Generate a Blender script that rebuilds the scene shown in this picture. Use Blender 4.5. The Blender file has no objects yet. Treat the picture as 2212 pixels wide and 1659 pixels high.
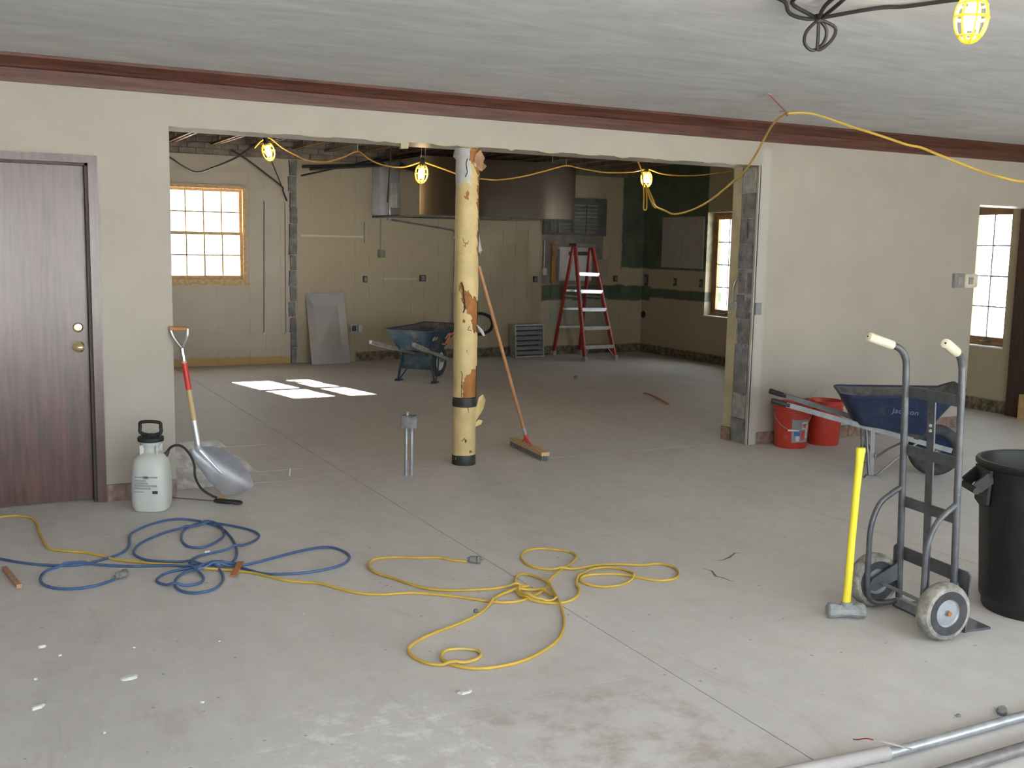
import bpy, bmesh, math, random
from mathutils import Vector, Matrix
random.seed(7)
sc = bpy.context.scene
col = sc.collection
PI = math.pi

# ------------------------------------------------------------------ camera
cam = bpy.data.cameras.new('camera')
cam.sensor_fit = 'HORIZONTAL'
cam.sensor_width = 36.0
cam.lens = 36.0 * 2299.47 / 2212.0
cam.clip_start = 0.05
cam.clip_end = 300
camo = bpy.data.objects.new('camera', cam)
col.objects.link(camo)
_R = Vector((0.88693731, -0.46144248, 0.02032373))
_U = Vector((0.04228806, 0.12494084, 0.99126258))
_F = Vector((0.45994993, 0.87832831, -0.1303282))
camo.matrix_world = Matrix(((_R.x, _U.x, -_F.x, -1.1901), (_R.y, _U.y, -_F.y, -6.8345), (_R.z, _U.z, -_F.z, 1.6231), (0, 0, 0, 1)))
sc.camera = camo

# ------------------------------------------------------------------ world, sun, window portals, exposure
wd = bpy.data.worlds.new('overcast_bright_sky')
sc.world = wd
wd.use_nodes = True
bg = wd.node_tree.nodes['Background']
bg.inputs['Color'].default_value = (0.90, 0.95, 1.0, 1)
bg.inputs['Strength'].default_value = 7.0

sun = bpy.data.lights.new('sun_offscreen', 'SUN')
sun.energy = 120
sun.angle = math.radians(0.6)
sun.color = (1.0, 0.96, 0.9)
suno = bpy.data.objects.new('sun_offscreen', sun)
col.objects.link(suno)
suno.rotation_euler = Vector((0.32, -1.48, -1.0)).to_track_quat('-Z', 'Y').to_euler()

def portal(name, loc, look, sx, sy):
    """sampling guide in a window opening: gives no light of its own, only helps the sky's light through"""
    l = bpy.data.lights.new(name, 'AREA')
    l.shape = 'RECTANGLE'
    l.size = sx
    l.size_y = sy
    l.cycles.is_portal = True
    o = bpy.data.objects.new(name, l)
    o.location = loc
    o.rotation_euler = Vector(look).to_track_quat('-Z', 'Y').to_euler()
    col.objects.link(o)

YREAR = -8.6                                        # inner face of the wall behind the camera
REAR_WIN = [(-3.6, -0.4), (0.2, 3.6), (4.2, 7.6)]    # the bank of windows behind the camera, mirrored in the dark door
for x0, x1 in REAR_WIN:
    portal('window_rear_offscreen', ((x0 + x1) / 2, YREAR - 0.1, 1.35), (0, 1, 0), x1 - x0, 2.2)
portal('window_back_portal', (1.64, 7.13, 1.66), (0, -1, 0), 1.0, 1.22)
portal('window_right_portal', (8.47, 0.77, 1.39), (-1, 0, 0), 0.66, 1.46)
portal('window_right_portal', (8.47, 5.0, 1.39), (-1, 0, 0), 0.72, 1.46)

sc.view_settings.view_transform = 'Standard'
sc.view_settings.look = 'None'
sc.view_settings.gamma = 1.0
sc.view_settings.use_curve_mapping = False
sc.view_settings.exposure = 0.58

# ------------------------------------------------------------------ material helpers
MATS = {}

class NT:
    """small wrapper for building node trees"""
    def __init__(self, name):
        m = bpy.data.materials.new(name)
        m.use_nodes = True
        self.m = m
        self.t = m.node_tree
        self.b = self.t.nodes['Principled BSDF']
        self.pos = self.t.nodes.new('ShaderNodeNewGeometry').outputs['Position']
        MATS[name] = m

    def n(self, kind, **kw):
        nd = self.t.nodes.new(kind)
        for k, v in kw.items():
            setattr(nd, k, v)
        return nd

    def l(self, a, b):
        self.t.links.new(a, b)

    def val(self, sock, v):
        if hasattr(v, 'is_linked') or hasattr(v, 'links'):
            self.l(v, sock)
        else:
            sock.default_value = v

    def scaled(self, s):
        mp = self.n('ShaderNodeMapping')
        mp.inputs['Scale'].default_value = s if isinstance(s, tuple) else (s, s, s)
        self.l(self.pos, mp.inputs['Vector'])
        return mp.outputs['Vector']

    def noise(self, s=4.0, detail=4.0, rough=0.6, dist=0.0):
        nd = self.n('ShaderNodeTexNoise')
        nd.inputs['Scale'].default_value = 1.0
        nd.inputs['Detail'].default_value = detail
        nd.inputs['Roughness'].default_value = rough
        nd.inputs['Distortion'].default_value = dist
        self.l(self.scaled(s), nd.inputs['Vector'])
        return nd.outputs['Fac']

    def ramp(self, fac, lo, hi, a=0.0, b=1.0):
        mr = self.n('ShaderNodeMapRange')
        self.l(fac, mr.inputs['Value'])
        mr.inputs['From Min'].default_value = lo
        mr.inputs['From Max'].default_value = hi
        mr.inputs['To Min'].default_value = a
        mr.inputs['To Max'].default_value = b
        return mr.outputs['Result']

    def mix(self, fac, a, b):
        mx = self.n('ShaderNodeMix', data_type='RGBA')
        self.val(mx.inputs[0], fac)
        for s, v in ((mx.inputs[6], a), (mx.inputs[7], b)):
            if isinstance(v, tuple):
                s.default_value = (*v, 1) if len(v) == 3 else v
            else:
                self.l(v, s)
        return mx.outputs[2]

    def math(self, op, a, b=None):
        nd = self.n('ShaderNodeMath', operation=op)
        self.val(nd.inputs[0], a)
        if b is not None:
            self.val(nd.inputs[1], b)
        return nd.outputs[0]

    def boxmask(self, x=None, y=None, z=None, wob=0.03, ws=3.0, soft=0.01):
        sep = self.n('ShaderNodeSeparateXYZ')
        self.l(self.pos, sep.inputs[0])
        nz = self.math('MULTIPLY', self.math('SUBTRACT', self.noise(ws, 5, 0.65), 0.5), wob * 4)
        out = None
        for i, rng in enumerate((x, y, z)):
            if rng is None:
                continue
            c = self.math('ADD', sep.outputs[i], nz)
            for v, sgn in ((rng[0], 1), (rng[1], -1)):
                if v is None:
                    continue
                if sgn == 1:
                    f = self.ramp(c, v - soft, v + soft)
                else:
                    f = self.ramp(c, v - soft, v + soft, 1.0, 0.0)
                out = f if out is None else self.math('MULTIPLY', out, f)
        return out

    def bump(self, h, strength=0.3, dist=0.01):
        bp = self.n('ShaderNodeBump')
        bp.inputs['Strength'].default_value = strength
        bp.inputs['Distance'].default_value = dist
        self.l(h, bp.inputs['Height'])
        self.l(bp.outputs['Normal'], self.b.inputs['Normal'])

    def base(self, c):
        if isinstance(c, tuple):
            self.b.inputs['Base Color'].default_value = (*c, 1)
        else:
            self.l(c, self.b.inputs['Base Color'])

def simple(name, c, rough=0.6, metal=0.0, var=0.25, s=14.0, bump=0.0, bs=60.0, dust=None, dustc=(0.42, 0.40, 0.38), stretch=None, coat=0.0):
    """plain procedural material: noise-varied colour, optional dust patches and fine relief"""
    t = NT(name)
    sv = tuple(s * k for k in stretch) if stretch else s
    a = tuple(max(0.0, v * (1 - var)) for v in c)
    b_ = tuple(min(1.0, v * (1 + var)) for v in c)
    colr = t.mix(t.ramp(t.noise(sv, 4), 0.3, 0.7), a, b_)
    if dust:
        colr = t.mix(t.ramp(t.noise(s * 0.7, 6, 0.7), 1 - dust, 1.15 - dust), colr, dustc)
    t.base(colr)
    t.b.inputs['Roughness'].default_value = rough
    t.b.inputs['Metallic'].default_value = metal
    if coat:
        t.b.inputs['Coat Weight'].default_value = coat
        t.b.inputs['Coat Roughness'].default_value = 0.25
    if bump:
        t.bump(t.noise(bs, 3), bump, 0.004)
    return t.m

# --- floor
def m_floor():
    t = NT('concrete_floor')
    c = t.mix(t.ramp(t.noise(0.9, 5, 0.6), 0.3, 0.72), (0.575, 0.555, 0.545), (0.66, 0.642, 0.63))
    c = t.mix(t.ramp(t.noise((5.0, 1.3, 1), 6, 0.65, 0.6), 0.45, 0.8, 0, 0.5), c, (0.72, 0.70, 0.685))
    c = t.mix(t.ramp(t.noise((1.4, 3.5, 1), 6, 0.7, 0.8), 0.58, 0.78, 0, 0.5), c, (0.46, 0.405, 0.37))
    c = t.mix(t.ramp(t.noise(26, 4, 0.7), 0.62, 0.82, 0, 0.45), c, (0.36, 0.335, 0.32))
    c = t.mix(t.ramp(t.noise(7.5, 8, 0.72), 0.3, 0.7), t.mix(0.16, c, (0.30, 0.275, 0.26)), t.mix(0.10, c, (0.80, 0.79, 0.78)))
    c = t.mix(t.ramp(t.noise((3.2, 0.9, 1), 8, 0.72, 1.5), 0.60, 0.70, 0, 0.30), c, (0.40, 0.36, 0.335))
    vo = t.n('ShaderNodeTexVoronoi')
    vo.inputs['Scale'].default_value = 1.0
    t.l(t.scaled(9.0), vo.inputs['Vector'])
    c = t.mix(t.ramp(vo.outputs['Distance'], 0.035, 0.075, 0.75, 0.0), c, (0.22, 0.21, 0.215))
    vo = t.n('ShaderNodeTexVoronoi')
    vo.inputs['Scale'].default_value = 1.0
    t.l(t.scaled(14.7), vo.inputs['Vector'])
    c = t.mix(t.ramp(vo.outputs['Distance'], 0.03, 0.06, 0.8, 0.0), c, (0.84, 0.83, 0.82))
    st = t.boxmask((0.25, 1.12), (-4.4, -3.66), None, 0.10, 2.2, 0.09)
    c = t.mix(t.math('MULTIPLY', st, t.ramp(t.noise(5, 6, 0.7), 0.46, 0.66, 0, 0.75)), c, (0.36, 0.29, 0.26))
    st = t.boxmask((-0.35, 0.35), (-4.2, -3.45), None, 0.12, 2.2, 0.12)
    c = t.mix(t.math('MULTIPLY', st, t.ramp(t.noise(9, 6, 0.75), 0.5, 0.62, 0, 0.7)), c, (0.84, 0.84, 0.83))
    c = t.mix(t.ramp(t.noise(60, 2, 0.5), 0.755, 0.79, 0, 0.8), c, (0.72, 0.71, 0.70))
    t.base(c)
    t.b.inputs['Roughness'].default_value = 0.62
    t.bump(t.noise(45, 5, 0.7), 0.25, 0.003)
    return t.m
m_floor()
simple('floor_groove', (0.16, 0.15, 0.14), 0.9)
simple('crack_dark', (0.20, 0.15, 0.12), 0.9, var=0.4, s=40)

def m_tile_scar():
    t = NT('tile_scar')
    c = t.mix(t.ramp(t.noise((9, 2.2, 1), 6, 0.7, 0.5), 0.42, 0.62), (0.36, 0.34, 0.325), (0.78, 0.77, 0.765))
    c = t.mix(t.ramp(t.noise(14, 5, 0.7), 0.55, 0.7, 0, 0.8), c, (0.27, 0.25, 0.235))
    t.base(c)
    t.b.inputs['Roughness'].default_value = 0.5
    t.bump(t.noise((40, 10, 1), 4), 0.4, 0.004)
m_tile_scar()

# --- front plaster
def m_plaster():
    t = NT('front_plaster')
    c = t.mix(t.ramp(t.noise(1.6, 5), 0.3, 0.7), (0.395, 0.358, 0.303), (0.45, 0.411, 0.35))
    c = t.mix(t.ramp(t.noise((2.5, 2.5, 1.2), 5, 0.65), 0.62, 0.78, 0, 0.35), c, (0.325, 0.293, 0.25))
    c = t.mix(t.boxmask((4.635, 4.72), None, (None, 2.42), 0.012, 4, 0.02), c, (0.48, 0.45, 0.42))
    t.base(c)
    t.b.inputs['Roughness'].default_value = 0.5
    t.b.inputs['Specular IOR Level'].default_value = 0.35
    t.bump(t.noise(55, 4, 0.6), 0.18, 0.004)
m_plaster()

def m_ceiling():
    t = NT('ceiling_plaster')
    c = t.mix(t.ramp(t.noise((0.8, 2.0, 1), 7, 0.66, 2.6), 0.36, 0.68), (0.63, 0.635, 0.65), (0.79, 0.795, 0.81))
    c = t.mix(t.ramp(t.noise((1.0, 1.0, 1), 4, 0.6, 0.5), 0.55, 0.8, 0, 0.35), c, (0.53, 0.535, 0.55))
    t.base(c)
    t.b.inputs['Roughness'].default_value = 0.75
    t.bump(t.noise((2.6, 5.5, 1), 7, 0.68, 3.0), 0.38, 0.012)
m_ceiling()

# --- back room painted block: pale section, tan section, green patches, scuffed base bands
def m_backwall():
    t = NT('painted_block')
    c = t.mix(t.boxmask((2.72, None), None, None, 0.005, 5, 0.01), (0.52, 0.465, 0.385), (0.42, 0.36, 0.25))
    c = t.mix(t.ramp(t.noise(1.4, 5, 0.6), 0.35, 0.72, 0, 0.5), c, (0.36, 0.31, 0.22))
    g1 = t.boxmask((7.86, None), (6.7, None), (1.30, None), 0.02, 4)
    g2 = t.boxmask((6.48, None), (6.7, None), (0.80, 1.03), 0.03, 3)
    g3 = t.boxmask((8.0, None), (5.36, 6.93), (1.29, None), 0.015, 4)
    g4 = t.boxmask((8.0, None), (5.30, 6.93), (0.86, 1.0), 0.012, 3)
    green = t.mix(t.ramp(t.noise(5, 5), 0.3, 0.7), (0.055, 0.075, 0.045), (0.105, 0.135, 0.085))
    for g in (g1, g2, g3, g4):
        c = t.mix(g, c, green)
    bare = t.mix(t.ramp(t.noise(7, 5), 0.3, 0.7), (0.13, 0.115, 0.095), (0.24, 0.215, 0.18))
    c = t.mix(t.boxmask((6.47, 7.52), (6.7, None), (1.04, 1.98), 0.008, 5), c, bare)
    c = t.mix(t.boxmask((6.6, 7.6), (6.7, None), (0.42, 0.80), 0.05, 4), c, (0.34, 0.34, 0.27))
    c = t.mix(t.boxmask((7.4, 7.62), (6.7, None), (1.16, 1.42), 0.004, 5), c, (0.33, 0.29, 0.24))
    c = t.mix(t.boxmask((None, 2.70), (6.7, None), (None, 0.10), 0.02, 6), c, (0.50, 0.33, 0.13))
    dark = t.mix(t.ramp(t.noise(16, 5, 0.7), 0.4, 0.62), (0.06, 0.05, 0.04), (0.24, 0.20, 0.12))
    c = t.mix(t.boxmask((3.6, None), (6.7, None), (None, 0.13), 0.015, 7), c, dark)
    c = t.mix(t.boxmask((8.0, None), (0.2, None), (None, 0.13), 0.012, 7), c, dark)
    c = t.mix(t.boxmask((2.85, 3.72), (6.7, None), (1.665, 1.69), 0.003, 7, 0.004), c, (0.58, 0.52, 0.40))
    c = t.mix(t.boxmask((4.0, 4.5), (6.7, None), (1.105, 1.125), 0.003, 7, 0.004), c, (0.52, 0.47, 0.36))
    t.base(c)
    t.b.inputs['Roughness'].default_value = 0.55
    t.bump(t.noise(50, 4), 0.25, 0.004)
m_backwall()
simple('bare_brick', (0.20, 0.165, 0.14), 0.85, var=0.35, s=9, bump=0.4)
simple('bare_mortar', (0.15, 0.135, 0.12), 0.9, var=0.3)
simple('cut_block', (0.19, 0.187, 0.185), 0.9, var=0.4, s=12, bump=0.6, dust=0.45, dustc=(0.33, 0.325, 0.32))
simple('mortar_light', (0.34, 0.33, 0.315), 0.9, var=0.3, s=20, bump=0.5)
simple('yellow_plaster', (0.46, 0.40, 0.255), 0.7, var=0.15, s=6, bump=0.2)
simple('deck_dark', (0.08, 0.064, 0.052), 0.8, var=0.5, s=3)
simple('joist_steel', (0.26, 0.165, 0.115), 0.65, 0.1, var=0.4, s=10)
simple('mahogany', (0.080, 0.024, 0.016), 0.34, var=0.45, s=5, stretch=(9, 9, 0.6), coat=1.0)
simple('crown_wood', (0.085, 0.028, 0.017), 0.5, var=0.5, s=5, stretch=(0.6, 10, 12))
simple('jamb_wood', (0.045, 0.022, 0.014), 0.5, var=0.4, s=6, stretch=(8, 8, 0.6))
simple('brass', (0.80, 0.66, 0.36), 0.22, 1.0, var=0.1)
simple('window_wood', (0.52, 0.34, 0.15), 0.45, var=0.3, s=6, stretch=(4, 4, 4))
simple('window_wood_dark', (0.24, 0.135, 0.05), 0.45, var=0.3, s=6)
simple('white_sill', (0.70, 0.70, 0.68), 0.5, var=0.08)
simple('muntin_grey', (0.40, 0.42, 0.45), 0.5, var=0.1)
simple('base_tile', (0.25, 0.165, 0.125), 0.45, var=0.45, s=22, bump=0.2)
simple('steel_bright', (0.62, 0.62, 0.64), 0.22, 1.0, var=0.12, s=3)
def m_brushed(name, c, rough, wav, amt):
    t = NT(name)
    t.base(c)
    t.b.inputs['Metallic'].default_value = 1.0
    t.b.inputs['Roughness'].default_value = rough
    t.bump(t.noise(wav, 1, 0.4), amt, 0.05)
    return t
t_ = m_brushed('hood_steel', (0.25, 0.225, 0.20), 0.20, (2.2, 2.2, 0.5), 0.16)
t_.b.inputs['Anisotropic'].default_value = 0.85
tg = t_.n('ShaderNodeCombineXYZ')
tg.inputs[2].default_value = 1.0
t_.l(tg.outputs[0], t_.b.inputs['Tangent'])
m_brushed('hood_end', (0.44, 0.42, 0.41), 0.12, (2.0, 2.0, 2.0), 0.25)
m_brushed('sheet_steel', (0.33, 0.37, 0.46), 0.34, (0.3, 0.3, 1.6), 0.10)
simple('galvanized', (0.46, 0.48, 0.50), 0.45, 0.7, var=0.25, s=12)
simple('rust_brown', (0.38, 0.155, 0.045), 0.8, var=0.35, s=10, bump=0.3)
simple('pipe_jacket', (0.68, 0.52, 0.245), 0.55, var=0.14, s=6, bump=0.15, bs=30)
simple('white_wrap', (0.62, 0.61, 0.60), 0.6, var=0.1)
simple('black_tape', (0.035, 0.033, 0.03), 0.55, var=0.5, s=25)
simple('cardboard_torn', (0.36, 0.22, 0.12), 0.85, var=0.35)
simple('foil', (0.75, 0.74, 0.74), 0.3, 0.9, var=0.2)
simple('yellow_cord', (0.60, 0.40, 0.06), 0.5, var=0.18, s=4, dust=0.42, dustc=(0.52, 0.43, 0.25))
simple('blue_cord', (0.06, 0.12, 0.26), 0.5, var=0.25, s=5, dust=0.4, dustc=(0.16, 0.21, 0.29))
simple('orange_cord', (0.62, 0.33, 0.05), 0.5, var=0.15)
simple('black_rubber', (0.02, 0.02, 0.021), 0.55, var=0.3)
simple('grey_plug', (0.20, 0.20, 0.19), 0.6, var=0.4, s=40)
simple('red_fiberglass', (0.36, 0.04, 0.028), 0.4, var=0.18)
simple('aluminium', (0.72, 0.74, 0.78), 0.35, 0.75, var=0.12)
simple('dull_alloy', (0.40, 0.41, 0.44), 0.45, 0.55, var=0.15, s=9)
simple('bucket_red', (0.50, 0.045, 0.025), 0.4, var=0.12, s=8, dust=0.35, dustc=(0.50, 0.17, 0.12))
simple('label_grey', (0.28, 0.29, 0.31), 0.6, var=0.2)
simple('label_white', (0.70, 0.64, 0.62), 0.6, var=0.15)
simple('label_blue', (0.05, 0.17, 0.42), 0.6, var=0.2)
simple('label_red', (0.55, 0.07, 0.06), 0.6, var=0.2)
simple('barrow_blue', (0.013, 0.025, 0.062), 0.5, var=0.35, s=10, dust=0.42, dustc=(0.07, 0.075, 0.09))
simple('barrow_old_blue', (0.018, 0.048, 0.078), 0.65, var=0.4, s=9, dust=0.5, dustc=(0.12, 0.105, 0.09))
simple('barrow_inside', (0.13, 0.125, 0.125), 0.85, var=0.4, s=18, bump=0.4, dust=0.5, dustc=(0.21, 0.205, 0.20))
simple('grey_wood', (0.29, 0.275, 0.26), 0.75, var=0.25, s=12)
simple('handle_steel', (0.23, 0.235, 0.245), 0.55, 0.3, var=0.2, s=14)
simple('orange_paint', (0.55, 0.22, 0.12), 0.7, var=0.2)
simple('tan_paint', (0.45, 0.36, 0.22), 0.7, var=0.3)
simple('letter_pale', (0.20, 0.23, 0.33), 0.6, var=0.3)
simple('truck_steel', (0.105, 0.11, 0.122), 0.42, 0.3, var=0.25, s=18, dust=0.36, dustc=(0.22, 0.217, 0.213))
simple('tire_dusty', (0.24, 0.225, 0.20), 0.85, var=0.45, s=22, bump=0.5, dust=0.5, dustc=(0.42, 0.39, 0.35))
simple('tire_dark', (0.045, 0.045, 0.048), 0.8, var=0.4, s=22, dust=0.35, dustc=(0.2, 0.19, 0.18))
simple('hub_metal', (0.33, 0.35, 0.38), 0.45, 0.4, var=0.2, s=20)
simple('cream_grip', (0.72, 0.66, 0.50), 0.45, var=0.12)
simple('hammer_yellow', (0.84, 0.72, 0.04), 0.45, var=0.06)
simple('hammer_head', (0.32, 0.34, 0.36), 0.7, 0.3, var=0.35, s=28, bump=0.4, dust=0.5)
simple('can_black', (0.011, 0.011, 0.011), 0.5, var=0.3, s=20, dust=0.25, dustc=(0.09, 0.085, 0.08))
simple('sprayer_plastic', (0.58, 0.60, 0.57), 0.45, var=0.05, s=4)
simple('print_grey', (0.30, 0.32, 0.31), 0.6, var=0.2)
simple('print_black', (0.05, 0.05, 0.055), 0.5)
simple('ash_wood', (0.56, 0.40, 0.21), 0.5, var=0.15, s=8, stretch=(6, 6, 1))
simple('broom_wood', (0.42, 0.215, 0.095), 0.5, var=0.2, s=8, stretch=(6, 6, 1))
simple('red_label', (0.62, 0.035, 0.03), 0.4, var=0.1)
simple('orange_plastic', (0.80, 0.33, 0.03), 0.45)
simple('stud_orange', (0.30, 0.145, 0.04), 0.7, var=0.3)
simple('white_board', (0.52, 0.52, 0.52), 0.55, var=0.1)
simple('grey_frame', (0.09, 0.09, 0.088), 0.6, var=0.3)
simple('green_box', (0.17, 0.19, 0.10), 0.6, var=0.2)
simple('box_dark', (0.055, 0.055, 0.058), 0.6, var=0.3)
simple('plaster_white', (0.66, 0.66, 0.65), 0.8, var=0.1, s=30, bump=0.4)
simple('stone_grey', (0.23, 0.24, 0.27), 0.8, var=0.3)
simple('wood_scrap', (0.42, 0.24, 0.15), 0.8, var=0.3)
simple('leaf_rust', (0.42, 0.15, 0.06), 0.8, var=0.3)
simple('cardboard', (0.40, 0.255, 0.115), 0.8, var=0.15)
simple('red_wire', (0.35, 0.03, 0.04), 0.5)
simple('paper_strip', (0.50, 0.47, 0.45), 0.7)
simple('grey_board', (0.36, 0.335, 0.33), 0.7, var=0.08)
simple('out_ground', (0.50, 0.48, 0.45), 0.9, var=0.2, s=1)
simple('out_brick', (0.34, 0.16, 0.09), 0.9, var=0.25)
simple('out_roof', (0.25, 0.22, 0.21), 0.9, var=0.25)
simple('bark', (0.12, 0.10, 0.085), 0.9, var=0.3)
simple('thread_pole', (0.20, 0.19, 0.19), 0.5, 0.4)

def m_glass():
    t = NT('pane_glass')
    tr = t.n('ShaderNodeBsdfTransparent')
    tr.inputs['Color'].default_value = (0.95, 0.97, 0.97, 1)
    gl = t.n('ShaderNodeBsdfGlossy')
    gl.inputs['Roughness'].default_value = 0.03
    mx = t.n('ShaderNodeMixShader')
    mx.inputs[0].default_value = 0.07
    t.l(tr.outputs[0], mx.inputs[1])
    t.l(gl.outputs[0], mx.inputs[2])
    out = [n for n in t.t.nodes if n.type == 'OUTPUT_MATERIAL'][0]
    t.l(mx.outputs[0], out.inputs['Surface'])
m_glass()

def m_bulb():
    t = NT('lit_bulb')
    t.base((1, 0.9, 0.7))
    t.b.inputs['Emission Color'].default_value = (1.0, 0.70, 0.34, 1)
    t.b.inputs['Emission Strength'].default_value = 260.0
m_bulb()

def m_cage():
    t = NT('cage_yellow')
    t.base((0.95, 0.78, 0.05))
    t.b.inputs['Roughness'].default_value = 0.4
    t.b.inputs['Subsurface Weight'].default_value = 0.0
    t.b.inputs['Transmission Weight'].default_value = 0.35
m_cage()

# ------------------------------------------------------------------ mesh helpers
def box(bm, x0, x1, y0, y1, z0, z1):
    vs = [bm.verts.new((x, y, z)) for x in (x0, x1) for y in (y0, y1) for z in (z0, z1)]
    for f in ((0, 1, 3, 2), (4, 6, 7, 5), (0, 4, 5, 1), (2, 3, 7, 6), (0, 2, 6, 4), (1, 5, 7, 3)):
        bm.faces.new([vs[i] for i in f])
    return vs

def bar(bm, p0, p1, w, h, up=(0, 0, 1)):
    """rectangular bar from p0 to p1; w across, h along the up side"""
    p0 = Vector(p0)
    p1 = Vector(p1)
    d = (p1 - p0).normalized()
    upv = Vector(up)
    if abs(d.dot(upv)) > 0.98:
        upv = Vector((1, 0, 0))
    s = d.cross(upv).normalized()
    u = s.cross(d).normalized()
    vs = []
    for p in (p0, p1):
        for a, b in ((-1, -1), (1, -1), (1, 1), (-1, 1)):
            vs.append(bm.verts.new(p + s * (a * w / 2) + u * (b * h / 2)))
    for f in ((3, 2, 1, 0), (4, 5, 6, 7), (0, 1, 5, 4), (1, 2, 6, 5), (2, 3, 7, 6), (3, 0, 4, 7)):
        bm.faces.new([vs[i] for i in f])

def spline(pts, sub=5, closed=False):
    P = [Vector(p) for p in pts]
    n = len(P)
    out = []
    for i in range(n if closed else n - 1):
        p0 = P[(i - 1) % n] if closed or i > 0 else P[0]
        p1 = P[i]
        p2 = P[(i + 1) % n]
        p3 = P[(i + 2) % n] if closed or i + 2 < n else P[-1]
        for k in range(sub):
            t = k / sub
            out.append(0.5 * ((2 * p1) + (p2 - p0) * t + (2 * p0 - 5 * p1 + 4 * p2 - p3) * t * t + (3 * p1 - p0 - 3 * p2 + p3) * t ** 3))
    if not closed:
        out.append(P[-1])
    return out

def tube(bm, pts, r, n=8, closed=False, flat=1.0):
    P = [Vector(p) for p in pts]
    rs = r if isinstance(r, (list, tuple)) else [r] * len(P)
    m = len(P)
    ref = None
    rings = []
    for i in range(m):
        if closed:
            d = (P[(i + 1) % m] - P[i - 1])
        else:
            d = P[min(i + 1, m - 1)] - P[max(i - 1, 0)]
        if d.length < 1e-9:
            d = Vector((0, 0, 1))
        d.normalize()
        if ref is None:
            a = Vector((0, 0, 1)) if abs(d.z) < 0.9 else Vector((1, 0, 0))
            ref = (a - d * a.dot(d)).normalized()
        else:
            ref = ref - d * ref.dot(d)
            if ref.length < 1e-6:
                ref = d.orthogonal()
            ref.normalize()
        s = d.cross(ref)
        rings.append([bm.verts.new(P[i] + (ref * math.cos(2 * PI * k / n) * flat + s * math.sin(2 * PI * k / n)) * rs[i]) for k in range(n)])
    for i in range(m if closed else m - 1):
        a, b = rings[i], rings[(i + 1) % m]
        for k in range(n):
            bm.faces.new((a[k], b[k], b[(k + 1) % n], a[(k + 1) % n]))
    if not closed:
        bm.faces.new(rings[0][::1])
        bm.faces.new(rings[-1][::-1])

def cyl(bm, p0, p1, r0, r1=None, n=16):
    tube(bm, [p0, p1], [r0, r0 if r1 is None else r1], n)

def lathe(bm, prof, n=24, c=(0, 0, 0), axis='z', cap=True):
    """profile of (radius, height) turned about an axis through c"""
    rings = []
    for r, h in prof:
        ring = []
        for k in range(n):
            a = 2 * PI * k / n
            x, y = r * math.cos(a), r * math.sin(a)
            if axis == 'z':
                v = (x, y, h)
            elif axis == 'y':
                v = (x, h, y)
            else:
                v = (h, x, y)
            ring.append(bm.verts.new((v[0] + c[0], v[1] + c[1], v[2] + c[2])))
        rings.append(ring)
    for a, b in zip(rings, rings[1:]):
        for k in range(n):
            bm.faces.new((a[k], a[(k + 1) % n], b[(k + 1) % n], b[k]))
    if cap:
        if prof[0][0] > 1e-5:
            bm.faces.new(rings[0][::-1])
        if prof[-1][0] > 1e-5:
            bm.faces.new(rings[-1])

def prism(bm, poly, f0, f1):
    """extrude a 2D polygon; f0/f1 map (a,b) to 3D points of the two ends"""
    a = [bm.verts.new(f0(*p)) for p in poly]
    b = [bm.verts.new(f1(*p)) for p in poly]
    n = len(poly)
    bm.faces.new(a[::-1])
    bm.faces.new(b)
    for i in range(n):
        bm.faces.new((a[i], a[(i + 1) % n], b[(i + 1) % n], b[i]))

def loft(bm, rings, close_first=False, close_last=False):
    R = [[bm.verts.new(p) for p in r] for r in rings]
    n = len(R[0])
    for a, b in zip(R, R[1:]):
        for k in range(n):
            bm.faces.new((a[k], a[(k + 1) % n], b[(k + 1) % n], b[k]))
    if close_first:
        bm.faces.new(R[0][::-1])
    if close_last:
        bm.faces.new(R[-1])
    return R

def bev(bm, w, seg=2):
    es = [e for e in bm.edges if len(e.link_faces) == 2 and e.calc_face_angle(0) > 0.5]
    bmesh.ops.bevel(bm, geom=es, offset=w, segments=seg, affect='EDGES', profile=0.5)

def new():
    return bmesh.new()

def obj(name, bm, mat, parent=None, smooth=False, world=False, kind=None):
    """link bm as one mesh object; world=True: bm is in world space while parent sits at a plain location"""
    bmesh.ops.recalc_face_normals(bm, faces=bm.faces)
    if world and parent is not None:
        off = world_origin(parent)
        bmesh.ops.translate(bm, verts=bm.verts, vec=-off)
    me = bpy.data.meshes.new(name)
    bm.to_mesh(me)
    bm.free()
    me.materials.append(MATS[mat])
    if smooth:
        for p in me.polygons:
            p.use_smooth = True
        try:
            me.set_sharp_from_angle(angle=math.radians(42))
        except Exception:
            pass
    o = bpy.data.objects.new(name, me)
    col.objects.link(o)
    if parent is not None:
        o.parent = parent
    if kind:
        o['kind'] = kind
    return o

def world_origin(o):
    v = Vector((0, 0, 0))
    while o is not None:
        v = v + o.location
        o = o.parent
    return v

def tag(o, label, cat, group=None):
    o['label'] = label
    o['category'] = cat
    if group:
        o['group'] = group
    return o

def thing(name, label, cat, loc=(0, 0, 0), rz=0.0, group=None):
    o = bpy.data.objects.new(name, None)
    o.empty_display_size = 0.05
    col.objects.link(o)
    o.location = loc
    o.rotation_euler = (0, 0, rz)
    return tag(o, label, cat, group)

def struct(name, bm, mat, smooth=False):
    return obj(name, bm, mat, None, smooth, kind='structure')

def sobj(name, bm, mat, label, cat, loc, smooth=False, group=None):
    """a thing that is one mesh, built in world space, with its origin at loc"""
    bmesh.ops.translate(bm, verts=bm.verts, vec=-Vector(loc))
    o = obj(name, bm, mat, None, smooth)
    o.location = loc
    return tag(o, label, cat, group)

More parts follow.
